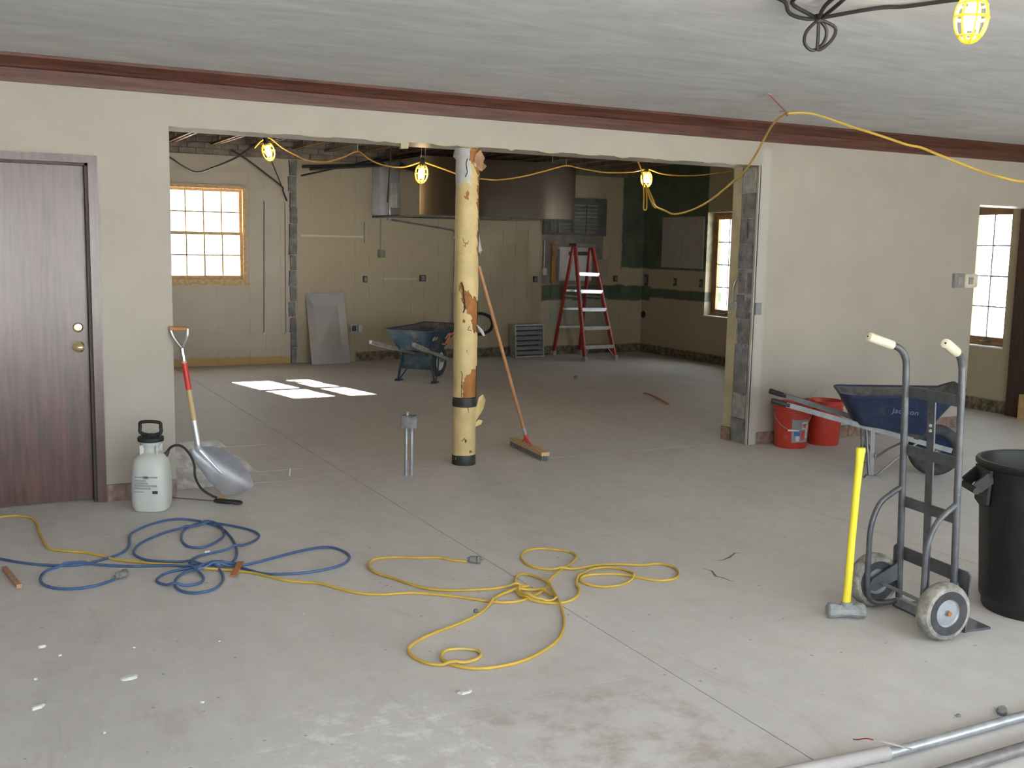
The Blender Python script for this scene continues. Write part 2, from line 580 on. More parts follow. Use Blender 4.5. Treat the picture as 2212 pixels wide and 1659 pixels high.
def shared(name, me, parent, loc, mat=None, rot=None, scale=None):
    """a further object on existing mesh data"""
    o = bpy.data.objects.new(name, me)
    col.objects.link(o)
    o.parent = parent
    o.location = loc
    if rot:
        o.rotation_euler = rot
    if scale:
        o.scale = scale
    if mat:
        o.material_slots[0].link = 'OBJECT'
        o.material_slots[0].material = MATS[mat]
    return o

def boxmesh(name, sx, sy, sz, mat, bevel=0.0):
    bm = new()
    box(bm, -sx / 2, sx / 2, -sy / 2, sy / 2, -sz / 2, sz / 2)
    if bevel:
        bev(bm, bevel, 1)
    bmesh.ops.recalc_face_normals(bm, faces=bm.faces)
    me = bpy.data.meshes.new(name)
    bm.to_mesh(me)
    bm.free()
    me.materials.append(MATS[mat])
    return me

def text(name, s, size, mat, parent, mtx, depth=0.001):
    """lettering as a thin mesh; mtx places the text's own x/y plane in the parent's space"""
    cu = bpy.data.curves.new(name, 'FONT')
    cu.body = s
    cu.size = size
    cu.extrude = depth
    cu.align_x = 'CENTER'
    cu.align_y = 'CENTER'
    tmp = bpy.data.objects.new(name, cu)
    col.objects.link(tmp)
    dg = bpy.context.evaluated_depsgraph_get()
    me = bpy.data.meshes.new_from_object(tmp.evaluated_get(dg))
    bpy.data.objects.remove(tmp)
    me.materials.clear()
    me.materials.append(MATS[mat])
    me.transform(mtx)
    o = bpy.data.objects.new(name, me)
    col.objects.link(o)
    o.parent = parent
    return o

# ================================================================== STRUCTURE
OPR = 4.62      # right jamb of the big opening
WT = 0.324      # thickness of the dividing wall
XE = 8.258      # inner face of the outer wall
YB = 6.925      # inner face of the back wall
HH = 2.29       # soffit of the big opening
ZC = 2.63       # front ceiling

# floor: base bed plus slabs divided by saw cuts
bm = new()
box(bm, -4.4, XE + 0.3, (YREAR - 0.2), YB + 0.3, -0.25, -0.02)
floor = struct('floor', bm, 'floor_groove')
g = 0.0022
for x0, x1, y0, y1 in ((-4.4, 1.19, (YREAR - 0.2), -3.63), (-4.4, 1.19, -3.63, 0.137), (1.19, 3.53, (YREAR - 0.2), 0.137), (3.53, 8.558, (YREAR - 0.2), 0.137), (-4.4, 1.19, 0.137, 7.225), (1.19, 8.558, 0.137, 7.225)):
    bm = new()
    box(bm, x0 + g, x1 - g, y0 + g, y1 - g, -0.03, 0.0)
    obj('slab', bm, 'concrete_floor', floor)
tb = boxmesh('tile_bed', 1, 1, 0.012, 'tile_scar')
for i in range(3):
    for j in range(5):
        if i == 2 and j in (0, 2, 3):
            continue
        o = shared('tile_bed', tb, floor, (0.16 + 0.325 * i, 0.305 + 0.328 * j, -0.0042), scale=(0.318, 0.321, 1))
        if i == 2 or (i == 1 and j in (0, 3)):
            o.material_slots[0].link = 'OBJECT'
            o.material_slots[0].material = MATS['concrete_floor']

for pts in ([(2.14, -2.59), (2.141, -2.641), (2.152, -2.68), (2.115, -2.756), (2.132, -2.792), (2.138, -2.843), (2.169, -2.882)], [(2.262, -2.538), (2.335, -2.546), (2.391, -2.523), (2.469, -2.472), (2.515, -2.492)]):
    bm = new()
    n_ = len(pts)
    tube(bm, [(x, y, -0.002) for x, y in pts], [0.002 + 0.006 * math.sin(PI * (k + 0.5) / n_) for k in range(n_)], 6, flat=0.5)
    obj('crack', bm, 'crack_dark', floor)

# front ceiling, back roof deck
bm = new()
box(bm, -4.4, XE + 0.3, (YREAR - 0.2), 0.0, ZC, ZC + 0.1)
struct('ceiling', bm, 'ceiling_plaster')
bm = new()
box(bm, -4.4, XE + 0.3, 0.0, YB + 0.3, 3.07, 3.15)
struct('ceiling_deck', bm, 'deck_dark')

# dividing wall with door hole, big opening and a doorway at the outer wall
bm = new()
for x0, x1, z0, z1 in ((-4.2, -1.40, 0, 3.07), (-1.40, -0.43, 2.065, 3.07), (-0.43, 0.0, 0, 3.07), (0.0, OPR, HH, 3.07), (OPR, 7.22, 0, 3.07), (7.22, XE, 2.07, 3.07)):
    box(bm, x0, x1, 0.0, WT, z0 - (0.02 if z0 == 0 else 0), z1)
wdiv = struct('wall_divider', bm, 'front_plaster')
# broken edge of the big opening's soffit
rnd = random.Random(3)
for i in range(16):
    x = 0.15 + i * 0.28 + rnd.uniform(-0.1, 0.1)
    if x > OPR - 0.1:
        continue
    w = rnd.uniform(0.03, 0.14)
    h = rnd.uniform(0.004, 0.012)
    bm = new()
    prism(bm, [(-w, 0.004), (w, 0.004), (w * 0.6, -h * 0.5), (0, -h), (-w * 0.7, -h * 0.4)], lambda a, b, x=x: (x + a, 0.012, HH + b), lambda a, b, x=x: (x + a, 0.05, HH + b))
    obj('plaster_shard', bm, 'yellow_plaster', wdiv)
bm = new()
prism(bm, [(-0.03, 0), (0.03, 0), (0.025, -0.04), (-0.028, -0.045)], lambda a, b: (1.545 + a, 0.02, HH + b), lambda a, b: (1.545 + a, 0.045, HH + b))
obj('plaster_shard', bm, 'yellow_plaster', wdiv)
bm = new()
box(bm, OPR - 0.012, OPR + 0.002, 0.212, WT + 0.001, 0.115, HH)
obj('plaster_coat', bm, 'yellow_plaster', wdiv)
bm = new()
box(bm, OPR - 0.006, OPR + 0.002, 0.0, 0.215, 0.0, HH)
obj('mortar_bed', bm, 'mortar_light', wdiv)
# sawn ends of the wall's blocks up the jamb
rnd = random.Random(11)
zz = 0.012
k = 0
while zz < HH - 0.03:
    h = min(0.196, HH - zz - 0.004)
    out = 0.022 + rnd.uniform(-0.008, 0.01)
    bm = new()
    y0 = 0.035 + rnd.uniform(-0.008, 0.012)
    y1 = 0.192 + rnd.uniform(-0.012, 0.01)
    if k in (3, 8):
        box(bm, OPR - out, OPR, y0, 0.083, zz, zz + h)
        box(bm, OPR - out, OPR, 0.118, y1, zz, zz + h)
        box(bm, OPR - out, OPR, 0.07, 0.13, zz, zz + 0.035)
        box(bm, OPR - out, OPR, 0.07, 0.13, zz + h - 0.03, zz + h)
    elif k in (5, 6):
        box(bm, OPR - out * 0.6, OPR, y0, 0.10, zz, zz + h * 0.9)
        box(bm, OPR - out * 1.1, OPR, 0.125, y1, zz, zz + h)
    else:
        box(bm, OPR - out, OPR, y0, y1, zz, zz + h)
    for v in bm.verts:
        if v.co.x < OPR - 0.001:
            v.co += Vector((rnd.uniform(-0.004, 0.004), rnd.uniform(-0.007, 0.007), rnd.uniform(-0.006, 0.006)))
    obj('cut_block', bm, 'mortar_light' if k in (1, 10) else 'cut_block', wdiv)
    zz += 0.207
    k += 1
for y0, y1 in ((0.0, 0.02), ):
    bm = new()
    box(bm, OPR - 0.02, OPR + 0.002, y0, y1, 0.0, HH)
    obj('plaster_edge', bm, 'front_plaster', wdiv)
bm = new()
box(bm, OPR - 0.02, OPR + 0.002, 0.222, WT + 0.012, 0.0, 0.112)
bev(bm, 0.004, 1)
obj('end_tile', bm, 'base_tile', wdiv)

# other walls
bm = new()
box(bm, -4.4, -4.2, YREAR - 0.2, YB + 0.3, -0.02, 3.15)
struct('wall_left', bm, 'front_plaster')
bm = new()
edges = [-4.4] + [v for w in REAR_WIN for v in w] + [XE + 0.3]
for i in range(0, len(edges), 2):
    box(bm, edges[i], edges[i + 1], YREAR - 0.2, YREAR, -0.02, 2.73)
for x0, x1 in REAR_WIN:
    box(bm, x0, x1, YREAR - 0.2, YREAR, -0.02, 0.25)
    box(bm, x0, x1, YREAR - 0.2, YREAR, 2.45, 2.73)
struct('wall_rear', bm, 'front_plaster')
WIN_R = ((0.44, 1.06), (4.70, 5.357))
WZ0, WZ1 = 0.67, 2.12
bm = new()
ys = [(YREAR - 0.2), WIN_R[0][0], WIN_R[0][1], WIN_R[1][0], WIN_R[1][1], YB + 0.3]
for i in range(0, len(ys), 2):
    box(bm, XE, XE + 0.3, ys[i], ys[i + 1], -0.02, 3.15)
for y0, y1 in WIN_R:
    box(bm, XE, XE + 0.3, y0, y1, -0.02, WZ0)
    box(bm, XE, XE + 0.3, y0, y1, WZ1, 3.15)
struct('wall_right', bm, 'painted_block')
BX0, BX1, BZ0, BZ1 = 1.10, 2.14, 1.045, 2.285
bm = new()
yb = YB + 0.006
box(bm, -4.4, BX0, yb, YB + 0.3, -0.02, 3.15)
for x0, x1, z0, z1 in ((BX1, XE + 0.01, -0.02, 3.15), (BX0, BX1, -0.02, BZ0), (BX0, BX1, BZ1, 3.15)):
    box(bm, x0, x1, yb, YB + 0.3, z0, z1)
wback = struct('wall_back', bm, 'painted_block')
# painted blocks of the back wall
bme = boxmesh('block', 1, 0.02, 0.196, 'painted_block')
EXC = [(BX0 - 0.01, BX1 + 0.02, BZ0 - 0.02, BZ1 + 0.02), (2.68, 2.80, 0, 3.0), (6.46, 7.56, 1.76, 2.33)]
for r in range(13):
    z0 = 0.002 + r * 0.2035
    zc = z0 + 0.1
    x = 0.95 - (0.2 if r % 2 else 0.0)
    while x < XE:
        segs = [(x + 0.004, min(x + 0.402, XE))]
        for ex0, ex1, ez0, ez1 in EXC:
            if ez0 < zc + 0.07 and zc - 0.07 < ez1:
                ns = []
                for a, b in segs:
                    if b <= ex0 or a >= ex1:
                        ns.append((a, b))
                    else:
                        if a < ex0:
                            ns.append((a, ex0))
                        if b > ex1:
                            ns.append((ex1, b))
                segs = ns
        for a, b in segs:
            if b - a > 0.03:
                shared('block', bme, wback, ((a + b) / 2, YB + 0.01 + random.uniform(-0.0012, 0.0012), zc), scale=(b - a, 1, 1))
        x += 0.406
# unpainted brick courses above the paint line
brm = boxmesh('brick', 0.196, 0.03, 0.06, 'bare_brick')
bm = new()
box(bm, 0.9, XE, YB - 0.004, YB + 0.012, 2.652, 3.07)
obj('brick_bed', bm, 'bare_mortar', wback)
for r in range(6):
    x = 1.0 + (0.104 if r % 2 else 0)
    while x < 5.6:
        shared('brick', brm, wback, (x, YB - 0.006 + random.uniform(-0.003, 0.002), 2.69 + r * 0.0715))
        x += 0.208
# rough stub where a cross wall was torn off the back wall
rnd = random.Random(5)
for r in range(13):
    bm = new()
    w0 = rnd.uniform(0.0, 0.025)
    w1 = rnd.uniform(0.0, 0.025)
    box(bm, 2.685 + w0, 2.797 - w1, YB - 0.012 - rnd.uniform(0.0, 0.03), YB + 0.012, 0.004 + r * 0.2035, 0.196 + r * 0.2035)
    for v in bm.verts:
        v.co += Vector((rnd.uniform(-0.01, 0.01), 0, rnd.uniform(-0.006, 0.006)))
    obj('stub_block', bm, 'cut_block', wback)

# crown moulding
bm = new()
prof = [(0.0, 2.479), (-0.022, 2.479), (-0.026, 2.50), (-0.026, 2.555), (-0.036, 2.562), (-0.045, 2.575), (-0.062, 2.592), (-0.078, 2.604), (-0.088, 2.612), (-0.088, 2.632), (0.0, 2.632)]
prism(bm, prof, lambda a, b: (-4.2, a, b), lambda a, b: (XE, a, b))
struct('trim_1', bm, 'crown_wood')

# left door, frame and fittings
bm = new()
for x0, x1, z0, z1 in ((-0.470, -0.418, 0, 2.09), (-1.41, -1.36, 0, 2.09), (-1.36, -0.470, 2.045, 2.09)):
    box(bm, x0, x1, -0.022, 0.03, z0, z1)
    bev(bm, 0.0, 1) if False else None
struct('trim_2', bm, 'mahogany')
bm = new()
for x0, x1, z0, z1 in ((-0.486, -0.455, 0, 2.06), (-1.38, -1.345, 0, 2.06), (-1.36, -0.470, 2.03, 2.062)):
    box(bm, x0, x1, 0.0, 0.12, z0, z1)
struct('trim_3', bm, 'jamb_wood')
bm = new()
box(bm, -1.35, -0.488, 0.055, 0.10, 0.012, 2.032)
bev(bm, 0.003, 1)
door = struct('door_1', bm, 'mahogany')
bm = new()
lathe(bm, [(0.034, 0.0), (0.034, -0.006), (0.024, -0.012), (0.013, -0.016), (0.012, -0.035), (0.022, -0.042), (0.029, -0.055), (0.028, -0.068), (0.018, -0.077), (0.0, -0.079)], 20, (-0.545, 0.055, 0.955), 'y')
obj('door_knob', bm, 'brass', door, True)
bm = new()
lathe(bm, [(0.030, 0.0), (0.030, -0.008), (0.024, -0.013), (0.017, -0.013), (0.015, -0.010), (0.0, -0.010)], 20, (-0.545, 0.055, 1.072), 'y')
obj('deadbolt', bm, 'brass', door, True)

# doorway by the outer wall: dark jamb on its right
bm = new()
box(bm, XE - 0.05, XE, -0.02, WT - 0.006, 0.0, 2.068)
bev(bm, 0.004, 1)
struct('trim_4', bm, 'jamb_wood')
# tile skirting on the dividing wall
bm = new()
box(bm, -0.415, -0.002, -0.006, 0.0, 0.0, 0.10)
box(bm, OPR + 0.075, 7.15, -0.006, 0.0, 0.0, 0.10)
bb = struct('baseboard_front', bm, 'mortar_light')
tme = boxmesh('tile', 1, 0.014, 0.102, 'base_tile', 0.0)
for x0, w, n in ((-0.413, 0.104, 4), (OPR + 0.08, 0.206, 12)):
    for i in range(n):
        shared('tile', tme, bb, (x0 + w * (i + 0.5), -0.011, 0.052), scale=(w - 0.006, 1, 1))

# ------------------------------------------------------------------ windows
def mbox(bm, mp, a0, a1, d0, d1, z0, z1):
    p = mp(a0, d0, z0)
    q = mp(a1, d1, z1)
    box(bm, min(p[0], q[0]), max(p[0], q[0]), min(p[1], q[1]), max(p[1], q[1]), min(p[2], q[2]), max(p[2], q[2]))

def frame(bm, mp, a0, a1, z0, z1, w, d0, d1, wb=None):
    wb = wb or w
    mbox(bm, mp, a0, a0 + w, d0, d1, z0, z1)
    mbox(bm, mp, a1 - w, a1, d0, d1, z0, z1)
    mbox(bm, mp, a0 + w, a1 - w, d0, d1, z1 - w, z1)
    mbox(bm, mp, a0 + w, a1 - w, d0, d1, z0, z0 + wb)

def glazed(parent, mp, a0, a1, z0, z1, cols, rows, d, mw, mat):
    """panes and glazing bars"""
    pw = (a1 - a0) / cols
    ph = (z1 - z0) / rows
    for i in range(cols):
        for j in range(rows):
            bm = new()
            mbox(bm, mp, a0 + i * pw, a0 + (i + 1) * pw, d + 0.002, d + 0.005, z0 + j * ph, z0 + (j + 1) * ph)
            obj('pane', bm, 'pane_glass', parent)
    for i in range(1, cols):
        bm = new()
        mbox(bm, mp, a0 + i * pw - mw / 2, a0 + i * pw + mw / 2, d - 0.010, d + 0.016, z0, z1)
        obj('muntin', bm, mat, parent)
    for j in range(1, rows):
        bm = new()
        mbox(bm, mp, a0, a1, d - 0.009, d + 0.015, z0 + j * ph - mw / 2, z0 + j * ph + mw / 2)
        obj('muntin', bm, mat, parent)

mpb = lambda a, d, z: (a, YB + d, z)
bm = new()
frame(bm, mpb, BX0, BX1, BZ0, BZ1, 0.045, -0.012, 0.14, 0.06)
w1 = struct('window_1', bm, 'window_wood')
for z0, z1, d in ((1.66, 2.242, 0.085), (1.10, 1.70, 0.045)):
    bm = new()
    frame(bm, mpb, BX0 + 0.042, BX1 - 0.042, z0, z1, 0.036, d - 0.018, d + 0.018, 0.05 if z0 < 1.5 else 0.03)
    s = obj('sash', bm, 'window_wood', w1)
    glazed(s, mpb, BX0 + 0.075, BX1 - 0.075, z0 + (0.05 if z0 < 1.5 else 0.03), z1 - 0.034, 4, 2, d, 0.017, 'window_wood')
bm = new()
box(bm, BX0 - 0.02, BX1 + 0.03, YB - 0.025, YB + 0.02, BZ0 - 0.018, BZ0 + 0.002)
obj('sill', bm, 'window_wood', w1)
for n, (y0, y1) in enumerate(WIN_R):
    mpr = lambda a, d, z: (XE + d, a, z)
    bm = new()
    frame(bm, mpr, y0 + 0.002, y1 - 0.002, WZ0 + 0.002, WZ1 - 0.002, 0.05, 0.11, 0.19)
    wr = struct('window_%d' % (n + 2), bm, 'window_wood_dark')
    bm = new()
    frame(bm, mpr, y0 + 0.052, y1 - 0.052, WZ0 + 0.05, WZ1 - 0.05, 0.045, 0.118, 0.165, 0.04)
    s = obj('sash', bm, 'window_wood_dark', wr)
    glazed(s, mpr, y0 + 0.097, y1 - 0.097, WZ0 + 0.09, WZ1 - 0.095, 2, 4, 0.14, 0.014, 'muntin_grey')
    bm = new()
    box(bm, XE - 0.012, XE + 0.11, y0 - 0.01, y1 + 0.01, WZ0 - 0.008, WZ0 + 0.004)
    obj('sill', bm, 'white_sill', wr)
    bm = new()
    yc = (y0 + y1) / 2 - 0.04
    box(bm, XE + 0.075, XE + 0.118, yc - 0.04, yc + 0.04, WZ0 + 0.035, WZ0 + 0.055)
    tube(bm, spline([(XE + 0.09, yc, WZ0 + 0.045), (XE + 0.06, yc + 0.02, WZ0 + 0.045), (XE + 0.045, yc + 0.06, WZ0 + 0.055), (XE + 0.05, yc + 0.09, WZ0 + 0.06)], 3), 0.006, 6)
    obj('crank', bm, 'box_dark', wr)

mpq = lambda a, d, z: (a, YREAR - d, z)
for n, (x0, x1) in enumerate(REAR_WIN):
    bm = new()
    frame(bm, mpq, x0, x1, 0.25, 2.45, 0.05, 0.06, 0.14)
    wr = struct('window_%d' % (n + 4), bm, 'window_wood_dark')
    glazed(wr, mpq, x0 + 0.05, x1 - 0.05, 0.30, 2.40, 3, 2, 0.10, 0.03, 'window_wood_dark')

# ------------------------------------------------------------------ outdoors beyond the windows
bm = new()
box(bm, -40, 60, YB + 0.3, 80, -0.4, -0.15)
box(bm, XE + 0.3, 60, -40, YB + 0.3, -0.4, -0.15)
box(bm, -40, XE + 0.3, -40, YREAR - 0.2, -0.4, -0.15)
box(bm, -40, -4.4, YREAR - 0.2, YB + 0.3, -0.4, -0.15)
struct('ground', bm, 'out_ground')
h = thing('garden_wall', 'low tan brick wall seen through the lower panes of the double hung window', 'wall', (4.75, 20, -0.15))
bm = new()
box(bm, -0.62, 2.2, 0, 0.4, 0, 1.28)
obj('wall', bm, 'out_brick', h)
bm = new()
box(bm, -0.66, 2.24, -0.05, 0.45, 1.28, 1.36)
obj('coping', bm, 'out_roof', h)
rnd = random.Random(4)
tr = thing('bare_tree', 'bare branching tree outside the window by the doorway', 'tree', (19.0, 10.5, -0.15))
def branch(bm, p, d, L, r, lev):
    pts = [Vector(p)]
    dd = Vector(d).normalized()
    for k in range(4):
        dd = (dd + Vector((rnd.uniform(-0.2, 0.2), rnd.uniform(-0.2, 0.2), rnd.uniform(-0.05, 0.12)))).normalized()
        pts.append(pts[-1] + dd * L / 4)
    tube(bm, pts, [r * (1 - 0.12 * k) for k in range(5)], 5)
    if lev > 0:
        for k in range(3):
            q = pts[2 + k % 3]
            nd = (dd + Vector((rnd.uniform(-0.9, 0.9), rnd.uniform(-0.9, 0.9), rnd.uniform(-0.2, 0.6)))).normalized()
            branch(bm, q, nd, L * 0.66, r * 0.5, lev - 1)
def branchy(t, h, r):
    bm = new()
    tube(bm, [(0, 0, 0), (0.02, 0, h * 0.3), (-0.02, 0.02, h * 0.7), (0, 0, h)], [r * 1.15, r, r * 0.9, r * 0.7], 10)
    obj('trunk', bm, 'bark', t)
    bm = new()
    for k in range(5):
        branch(bm, (0, 0, h * (0.62 + 0.08 * k)), (math.cos(k * 2.1), math.sin(k * 2.1), 0.6), 2.4, 0.05, 2)
    obj('crown', bm, 'bark', t)
branchy(thing('yard_tree', 'tall bare tree in the yard outside the double hung window', 'tree', (0.46, 12.8, -0.15)), 8.5, 0.13)
bm = new()
branch(bm, (0, 0, 0), (0, 0, 1), 2.2, 0.16, 0)
obj('trunk', bm, 'bark', tr)
bm = new()
for k in range(4):
    branch(bm, (0, 0, 1.9), (math.cos(k * 1.6), math.sin(k * 1.6), 0.8), 2.2, 0.09, 3)
obj('crown', bm, 'bark', tr)

# ------------------------------------------------------------------ open web joists over the back room
jx = [1.22, 1.745, 2.22, 2.78, 3.2, 3.63, 4.19, 4.7, 5.2, 5.7, 6.2, 6.7, 7.2, 7.7]
def joist():
    t = thing('bar_joist', 'rust brown open web steel joist under the dark roof deck', 'joist', (0, 0, 2.77), 0, 'roof joists over the back room')
    y0, y1 = WT + 0.002, YB - 0.022
    bm = new()
    box(bm, -0.045, -0.012, y0, y1, 0.0, 0.006)
    box(bm, -0.018, -0.012, y0, y1, 0.0, 0.038)
    box(bm, 0.012, 0.045, y0, y1, 0.0, 0.006)
    box(bm, 0.012, 0.018, y0, y1, 0.0, 0.038)
    obj('bottom_chord', bm, 'joist_steel', t)
    bm = new()
    box(bm, -0.045, -0.012, y0, y1, 0.288, 0.299)
    box(bm, 0.012, 0.045, y0, y1, 0.288, 0.299)
    obj('top_chord', bm, 'joist_steel', t)
    n = 22
    bm = new()
    pts = [(0, y0 + (y1 - y0) * k / n, 0.02 if k % 2 else 0.285) for k in range(n + 1)]
    tube(bm, pts, 0.009, 6)
    obj('web', bm, 'joist_steel', t)
    return t
def dup(root, loc, rz=None, label=None):
    r = root.copy()
    col.objects.link(r)
    r.location = loc
    if rz is not None:
        r.rotation_euler = (0, 0, rz)
    if label:
        r['label'] = label
    for ch in list(root.children):
        c = ch.copy()
        col.objects.link(c)
        c.parent = r
        for g2 in ch.children:
            d = g2.copy()
            col.objects.link(d)
            d.parent = c
    return r
j0 = joist()
j0.location = (jx[0], 0, 2.77)
JL = ['above the left panes of the double hung window', 'above the right panes of the double hung window', 'just right of the double hung window', 'in line with the torn wall stub', 'first to the right of the torn wall stub', 'with the loose black rod hooked on it', 'over the left end of the steel hood', 'second over the steel hood counted from its open end', 'over the middle of the steel hood', 'fourth over the steel hood counted from its open end', 'just past the far end of the steel hood', 'above the wooden stud beside the white panel', 'above the red ladder', 'nearest the corner with the green walls']
j0['label'] = 'rust brown steel bar joist ' + JL[0]
for x, q in zip(jx[1:], JL[1:]):
    dup(j0, (x, 0, 2.77), None, 'rust brown steel bar joist ' + q)

# ================================================================== OBJECTS
BLUE = \
[(-1.049,-1.071), (-0.965,-1.174), (-0.874,-1.258), (-0.768,-1.319), (-0.678,-1.329), (-0.581,-1.282), (-0.494,-1.212), (-0.438,-1.091), (-0.407,-0.899), (-0.379,-0.822),
(-0.289,-0.712), (-0.188,-0.640), (-0.096,-0.632), (-0.017,-0.701), (0.042,-0.816), (0.083,-0.965), (0.080,-1.214), (0.053,-1.403), (0.013,-1.542), (-0.037,-1.617),
(-0.105,-1.634), (-0.169,-1.595), (-0.208,-1.512), (-0.151,-1.424), (-0.079,-1.393), (0.003,-1.364), (0.098,-1.323), (0.191,-1.245), (0.235,-1.141), (0.215,-1.022), (0.143,-0.897),
(0.071,-0.809), (0.004,-0.780), (-0.065,-0.808), (-0.122,-0.896), (-0.163,-1.057), (-0.164,-1.193), (-0.126,-1.259), (-0.066,-1.252), (0.001,-1.180), (0.061,-1.073),
(0.073,-0.905), (0.036,-0.802), (-0.092,-0.853), (-0.183,-0.870), (-0.283,-0.952), (-0.377,-1.067), (-0.428,-1.193), (-0.429,-1.287), (-0.392,-1.380), (-0.322,-1.441),
(-0.236,-1.494), (-0.156,-1.573), (-0.112,-1.631), (-0.097,-1.687), (-0.102,-1.784), (-0.127,-1.882), (-0.185,-1.974), (-0.257,-2.000), (-0.310,-1.969), (-0.336,-1.894),
(-0.331,-1.805), (-0.302,-1.723), (-0.252,-1.661), (-0.184,-1.634), (-0.106,-1.640), (-0.016,-1.667), (0.030,-1.743), (0.086,-1.839), (0.178,-1.885), (0.295,-1.903),
(0.429,-1.875), (0.507,-1.820), (0.555,-1.733), (0.560,-1.639), (0.529,-1.544), (0.458,-1.513), (0.315,-1.549), (0.170,-1.611), (0.033,-1.665), (-0.043,-1.644), (-0.156,-1.612),
(-0.274,-1.615), (-0.349,-1.647), (-0.394,-1.710), (-0.402,-1.760), (-0.372,-1.826), (-0.319,-1.863), (-0.246,-1.869), (-0.203,-1.821), (-0.192,-1.730), (-0.213,-1.621),
(-0.262,-1.548), (-0.334,-1.510), (-0.445,-1.476), (-0.538,-1.426), (-0.622,-1.369), (-0.709,-1.331), (-0.783,-1.327), (-0.852,-1.368), (-0.888,-1.464), (-0.891,-1.556),
(-0.865,-1.633), (-0.813,-1.689), (-0.745,-1.712), (-0.659,-1.698), (-0.576,-1.642)]
YEL = \
[(-1.019,-0.195), (-0.933,-0.195), (-0.869,-0.271), (-0.841,-0.380), (-0.840,-0.623), (-0.832,-0.802), (-0.816,-0.975), (-0.745,-1.055), (-0.658,-1.124), (-0.589,-1.217),
(-0.524,-1.322), (-0.434,-1.401), (-0.365,-1.461), (-0.272,-1.517), (-0.207,-1.589), (-0.126,-1.660), (-0.045,-1.724), (0.039,-1.804), (0.113,-1.920), (0.157,-1.989),
(0.221,-2.042), (0.280,-2.084), (0.317,-2.145), (0.361,-2.230), (0.408,-2.300), (0.487,-2.357), (0.611,-2.389), (0.685,-2.431), (0.774,-2.505), (0.850,-2.584), (0.911,-2.650),
(0.966,-2.691), (1.036,-2.701), (1.121,-2.668), (1.228,-2.600), (1.305,-2.499), (1.435,-2.380), (1.550,-2.296), (1.632,-2.209), (1.650,-2.126), (1.595,-2.046), (1.521,-1.995),
(1.433,-2.013), (1.361,-2.108), (1.334,-2.218), (1.356,-2.296), (1.417,-2.356), (1.507,-2.386), (1.655,-2.376), (1.768,-2.409), (1.864,-2.468), (1.966,-2.486), (1.993,-2.576),
(1.950,-2.673), (1.873,-2.725), (1.788,-2.706), (1.734,-2.626), (1.675,-2.551), (1.573,-2.507), (1.499,-2.506), (1.452,-2.548), (1.448,-2.623), (1.502,-2.687), (1.604,-2.692),
(1.700,-2.636), (1.746,-2.560), (1.728,-2.470), (1.659,-2.422), (1.563,-2.437), (1.459,-2.520), (1.399,-2.602), (1.369,-2.678), (1.309,-2.753), (1.233,-2.797), (1.160,-2.789),
(1.098,-2.728), (1.074,-2.647), (1.091,-2.569), (1.147,-2.444), (1.198,-2.366), (1.242,-2.351), (1.274,-2.406), (1.282,-2.504), (1.244,-2.651), (1.190,-2.797), (1.112,-2.972),
(1.029,-3.106), (0.941,-3.204), (0.805,-3.294), (0.692,-3.335), (0.586,-3.340), (0.517,-3.320), (0.462,-3.269), (0.436,-3.207), (0.448,-3.152), (0.488,-3.107), (0.550,-3.114),
(0.602,-3.159), (0.594,-3.208), (0.554,-3.241), (0.487,-3.251), (0.421,-3.240), (0.375,-3.203), (0.349,-3.137), (0.347,-3.064), (0.372,-3.011), (0.440,-2.954), (0.547,-2.899),
(0.672,-2.848), (0.794,-2.778), (0.891,-2.690), (0.973,-2.602), (1.057,-2.568), (1.141,-2.577), (1.200,-2.632), (1.208,-2.722), (1.189,-2.764), (1.126,-2.746), (1.082,-2.687),
(1.083,-2.609), (1.130,-2.542), (1.175,-2.532), (1.155,-2.514), (1.103,-2.500), (1.008,-2.494), (0.903,-2.471), (0.806,-2.433), (0.727,-2.377), (0.674,-2.279), (0.629,-2.152),
(0.590,-2.056), (0.583,-1.955), (0.615,-1.868), (0.675,-1.825), (0.762,-1.835), (0.862,-1.890), (0.975,-1.939), (1.011,-2.000), (1.075,-2.053)]
STR = \
[(1.245,2.881,2.430), (1.272,2.815,2.476), (1.305,2.725,2.507), (1.334,2.672,2.505), (1.411,2.595,2.426), (1.508,2.504,2.360), (1.596,2.423,2.313), (1.723,2.315,2.301),
(1.853,2.213,2.344), (1.952,2.138,2.391), (2.027,2.064,2.327), (2.111,1.985,2.280), (2.206,1.902,2.259), (2.282,1.838,2.263), (2.359,1.777,2.293), (2.388,1.755,2.304),
(2.428,1.759,2.301), (2.583,1.788,2.264), (2.755,1.817,2.220), (2.881,1.837,2.181), (3.001,1.860,2.194), (3.140,1.884,2.191), (3.281,1.909,2.205), (3.497,1.946,2.245),
(3.717,1.984,2.301), (3.905,2.015,2.353), (3.999,2.028,2.369), (4.130,2.042,2.354), (4.282,2.056,2.340), (4.475,2.075,2.330), (4.771,2.104,2.351), (4.933,2.121,2.386),
(4.991,2.123,2.389), (5.141,2.114,2.353), (5.350,2.105,2.344), (5.602,2.096,2.359), (5.838,2.089,2.394), (6.058,2.081,2.427), (6.240,2.073,2.453)]
